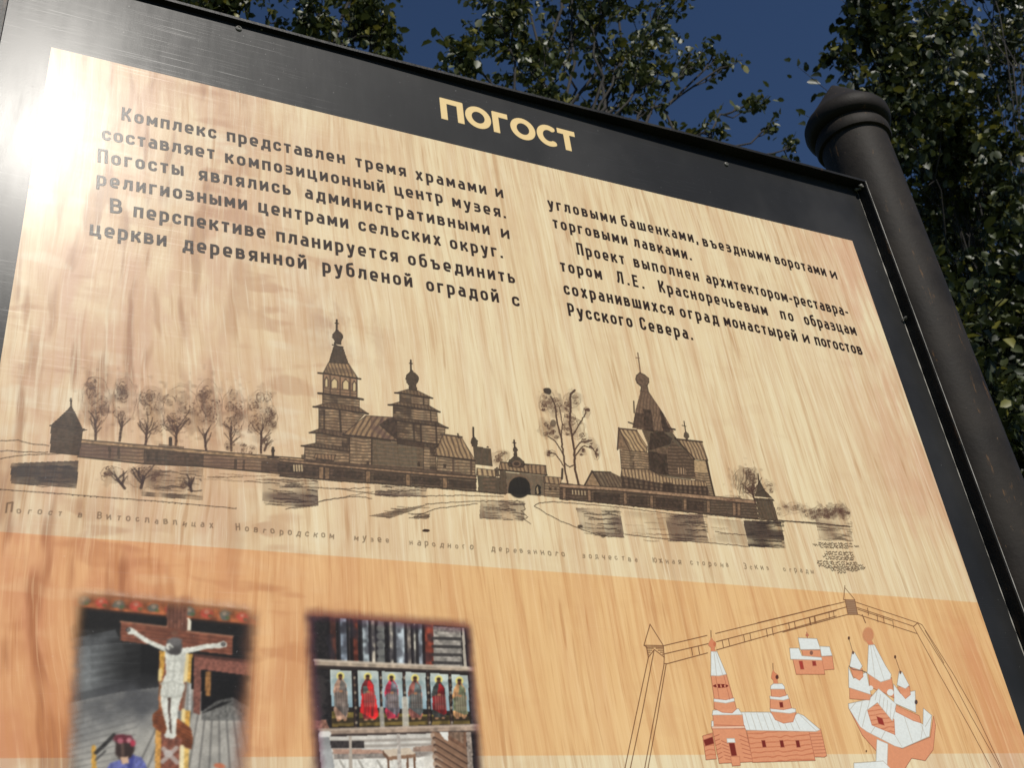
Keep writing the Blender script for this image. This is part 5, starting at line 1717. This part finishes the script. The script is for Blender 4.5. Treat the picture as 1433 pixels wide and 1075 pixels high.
def tree(name, label, foot, fork, limbs, leaf_size, mat, r0, twig_leaves, droop=.5, dens=2.3, sq=.72, lr=.010):
    """foot: trunk base, fork: where the limbs part; limbs: (tip, spread, n twigs, leaves per twig)"""
    base = Vector((foot[0], foot[1], 0))
    root = bpy.data.objects.new(name, None)
    COL.objects.link(root)
    root.location = base
    root['label'] = label
    root['category'] = 'tree'
    root['group'] = 'trees behind the board'
    tb = bmesh.new()
    fk = Vector(fork) - base
    pts = curve_pts((0, 0, -.1), fk, 0.0, 8, .02)
    add_tube(tb, pts, [r0 * (1.25 if i == 0 else 1) * (1 - .45 * i / 7) for i in range(8)], 14)
    LV = []
    for tip, spread, nt_, nl in limbs:
        tip = Vector(tip) - base
        lp = curve_pts(fk - Vector((0, 0, random.uniform(0, .3))), tip, .06, 9, .03)
        rl_ = lr
        add_tube(tb, lp, [rl_ * (1 - .8 * i / 8) + .003 for i in range(9)], 8)
        for _ in range(nt_):
            f = random.uniform(.78, 1.0)
            i = min(int(f * 8), 7)
            st = lp[i].lerp(lp[i + 1], f * 8 - i)
            e = tip + Vector([random.gauss(0, 1) * q * sq for q in spread])
            tp = curve_pts(st, e, -.05, 6, .05)
            add_tube(tb, tp, [.0050, .0045, .0038, .003, .0024, .0016], 5)
            for _k in range(int(nl * dens)):
                g = random.uniform(.42, 1.03) * 5
                j = min(int(g), 4)
                p = tp[j].lerp(tp[j + 1], g - j)
                LV.append(p + Vector([random.gauss(0, twig_leaves) for _ in range(3)]))
    bm_obj('trunk', tb, M_BARK, root, True)
    leaf_mesh('crown', np.array(LV), leaf_size, mat, root, droop)
    return root, len(LV)

M_LEAF = mat_leaf('glossy_pear_leaf', (.022, .030, .009), (.078, .092, .026), (.20, .18, .03))
M_LEAF2 = mat_leaf('dark_glossy_leaf', (.013, .019, .006), (.052, .064, .018), (.18, .17, .028))
sp = lambda p, y: tuple(at_depth(p, y))

# middle tree, behind the board
limbs = []
def cl(p, y, spread, nt_, nl):
    limbs.append((sp(p, y), spread, nt_, nl))
YA = 2.9
for p, dy, spr, a, b in (
    ((700, 20), 0, (.16, .22, .22), 16, 11), ((740, 70), .2, (.16, .2, .2), 16, 11), ((765, 120), 0, (.13, .18, .16), 13, 10), ((725, -40), .3, (.22, .3, .25), 18, 11),
    ((800, 30), .3, (.2, .25, .2), 14, 9), ((850, 10), -.2, (.2, .25, .22), 14, 9), ((860, 80), .1, (.2, .25, .16), 14, 9), ((910, 60), .2, (.18, .2, .16), 13, 9),
    ((905, 100), 0, (.16, .2, .13), 10, 8), ((850, 140), .3, (.16, .2, .1), 8, 7), ((905, 145), 0, (.1, .12, .08), 6, 7), ((960, 80), 0, (.13, .12, .05), 7, 7),
    ((1000, 75), .05, (.10, .1, .04), 5, 6), ((1022, 92), .05, (.04, .06, .04), 2, 6), ((1062, 140), .1, (.07, .08, .07), 4, 8), ((1078, 172), .1, (.05, .06, .06), 2, 6),
    ((990, 185), .1, (.17, .15, .06), 8, 8), ((925, 25), .3, (.14, .2, .2), 9, 8), ((870, -40), .2, (.3, .3, .25), 20, 10), ((800, -60), 0, (.3, .3, .3), 20, 10), ((930, -60), .3, (.25, .3, .2), 12, 9),
    ((1112, 205), .4, (.08, .1, .06), 4, 7), ((860, -160), 0, (.6, .6, .4), 34, 10), ((760, -200), 0, (.6, .6, .4), 30, 10), ((640, 80), -.2, (.07, .1, .17), 10, 10), ((648, 50), -.2, (.05, .08, .06), 4, 8)):
    cl(p, YA + dy, spr, a, b)
fk = at_depth((800, 330), YA)
tree('leafy_tree', 'airy pear-like tree with small glossy leaves behind the middle of the board header', (fk.x - .1, fk.y + .1), fk, limbs, .054, M_LEAF, .10, .028)

limbs = []
YB = 3.2
for p, dy, spr, a, b in (
    ((290, 0), 0, (.17, .2, .10), 16, 13), ((315, 12), 0, (.08, .1, .06), 7, 9), ((262, -20), .2, (.2, .25, .12), 16, 12), ((372, 22), .1, (.12, .1, .04), 3, 5), ((435, 35), 0, (.15, .16, .10), 14, 10),
    ((505, 15), 0, (.11, .14, .17), 15, 11), ((540, 45), .1, (.08, .12, .14), 11, 10), ((520, -30), .2, (.16, .2, .2), 14, 10), ((545, 75), 0, (.06, .08, .06), 5, 8), ((470, 55), .1, (.12, .1, .06), 7, 8),
    ((430, -60), 0, (.5, .5, .3), 22, 9), ((300, -90), 0, (.5, .5, .3), 26, 9), ((200, -40), .2, (.4, .4, .2), 20, 9), ((520, -150), 0, (.5, .5, .35), 24, 9)):
    cl(p, YB + dy, spr, a, b)
fk = at_depth((420, 250), YB)
tree('leafy_tree', 'dark leaved tree whose crown tips show over the left part of the board header', (fk.x, fk.y + .1), fk, limbs, .056, M_LEAF, .12, .028)

# big dense tree on the right, beyond the capped post
limbs = []
YC = 2.6
for _ in range(120):
    x = random.uniform(1240, 1620)
    y = random.uniform(-160, 760)
    edge = 1215 + max(0, (y - 120)) * .16
    if x < edge + 25:
        x = edge + 25 + random.uniform(0, 60)
    cl((x, y), YC + random.uniform(-.35, 1.5), (.22, .3, .22), 11, 13)
for p, spr, a, b in (((1175, 60), (.07, .1, .05), 5, 7), ((1205, 40), (.10, .12, .10), 8, 9), ((1230, 10), (.14, .15, .14), 12, 9), ((1185, 5), (.07, .1, .07), 5, 7), ((1245, 65), (.12, .14, .08), 11, 9),
                     ((1225, 112), (.09, .1, .06), 8, 8), ((1265, 100), (.1, .12, .08), 9, 9), ((1262, 150), (.08, .1, .06), 7, 8), ((1300, 30), (.15, .2, .12), 12, 10), ((1215, -40), (.2, .2, .15), 14, 9)):
    cl(p, YC + random.uniform(-.1, .2), spr, a, b)
fk = at_depth((1520, 700), YC + .5)
tree('leafy_tree', 'big dense dark tree filling the right edge beyond the capped post', (fk.x + .3, fk.y + .3), fk, limbs, .070, M_LEAF2, .17, .04, .5, 4.2, 1.0, .004)
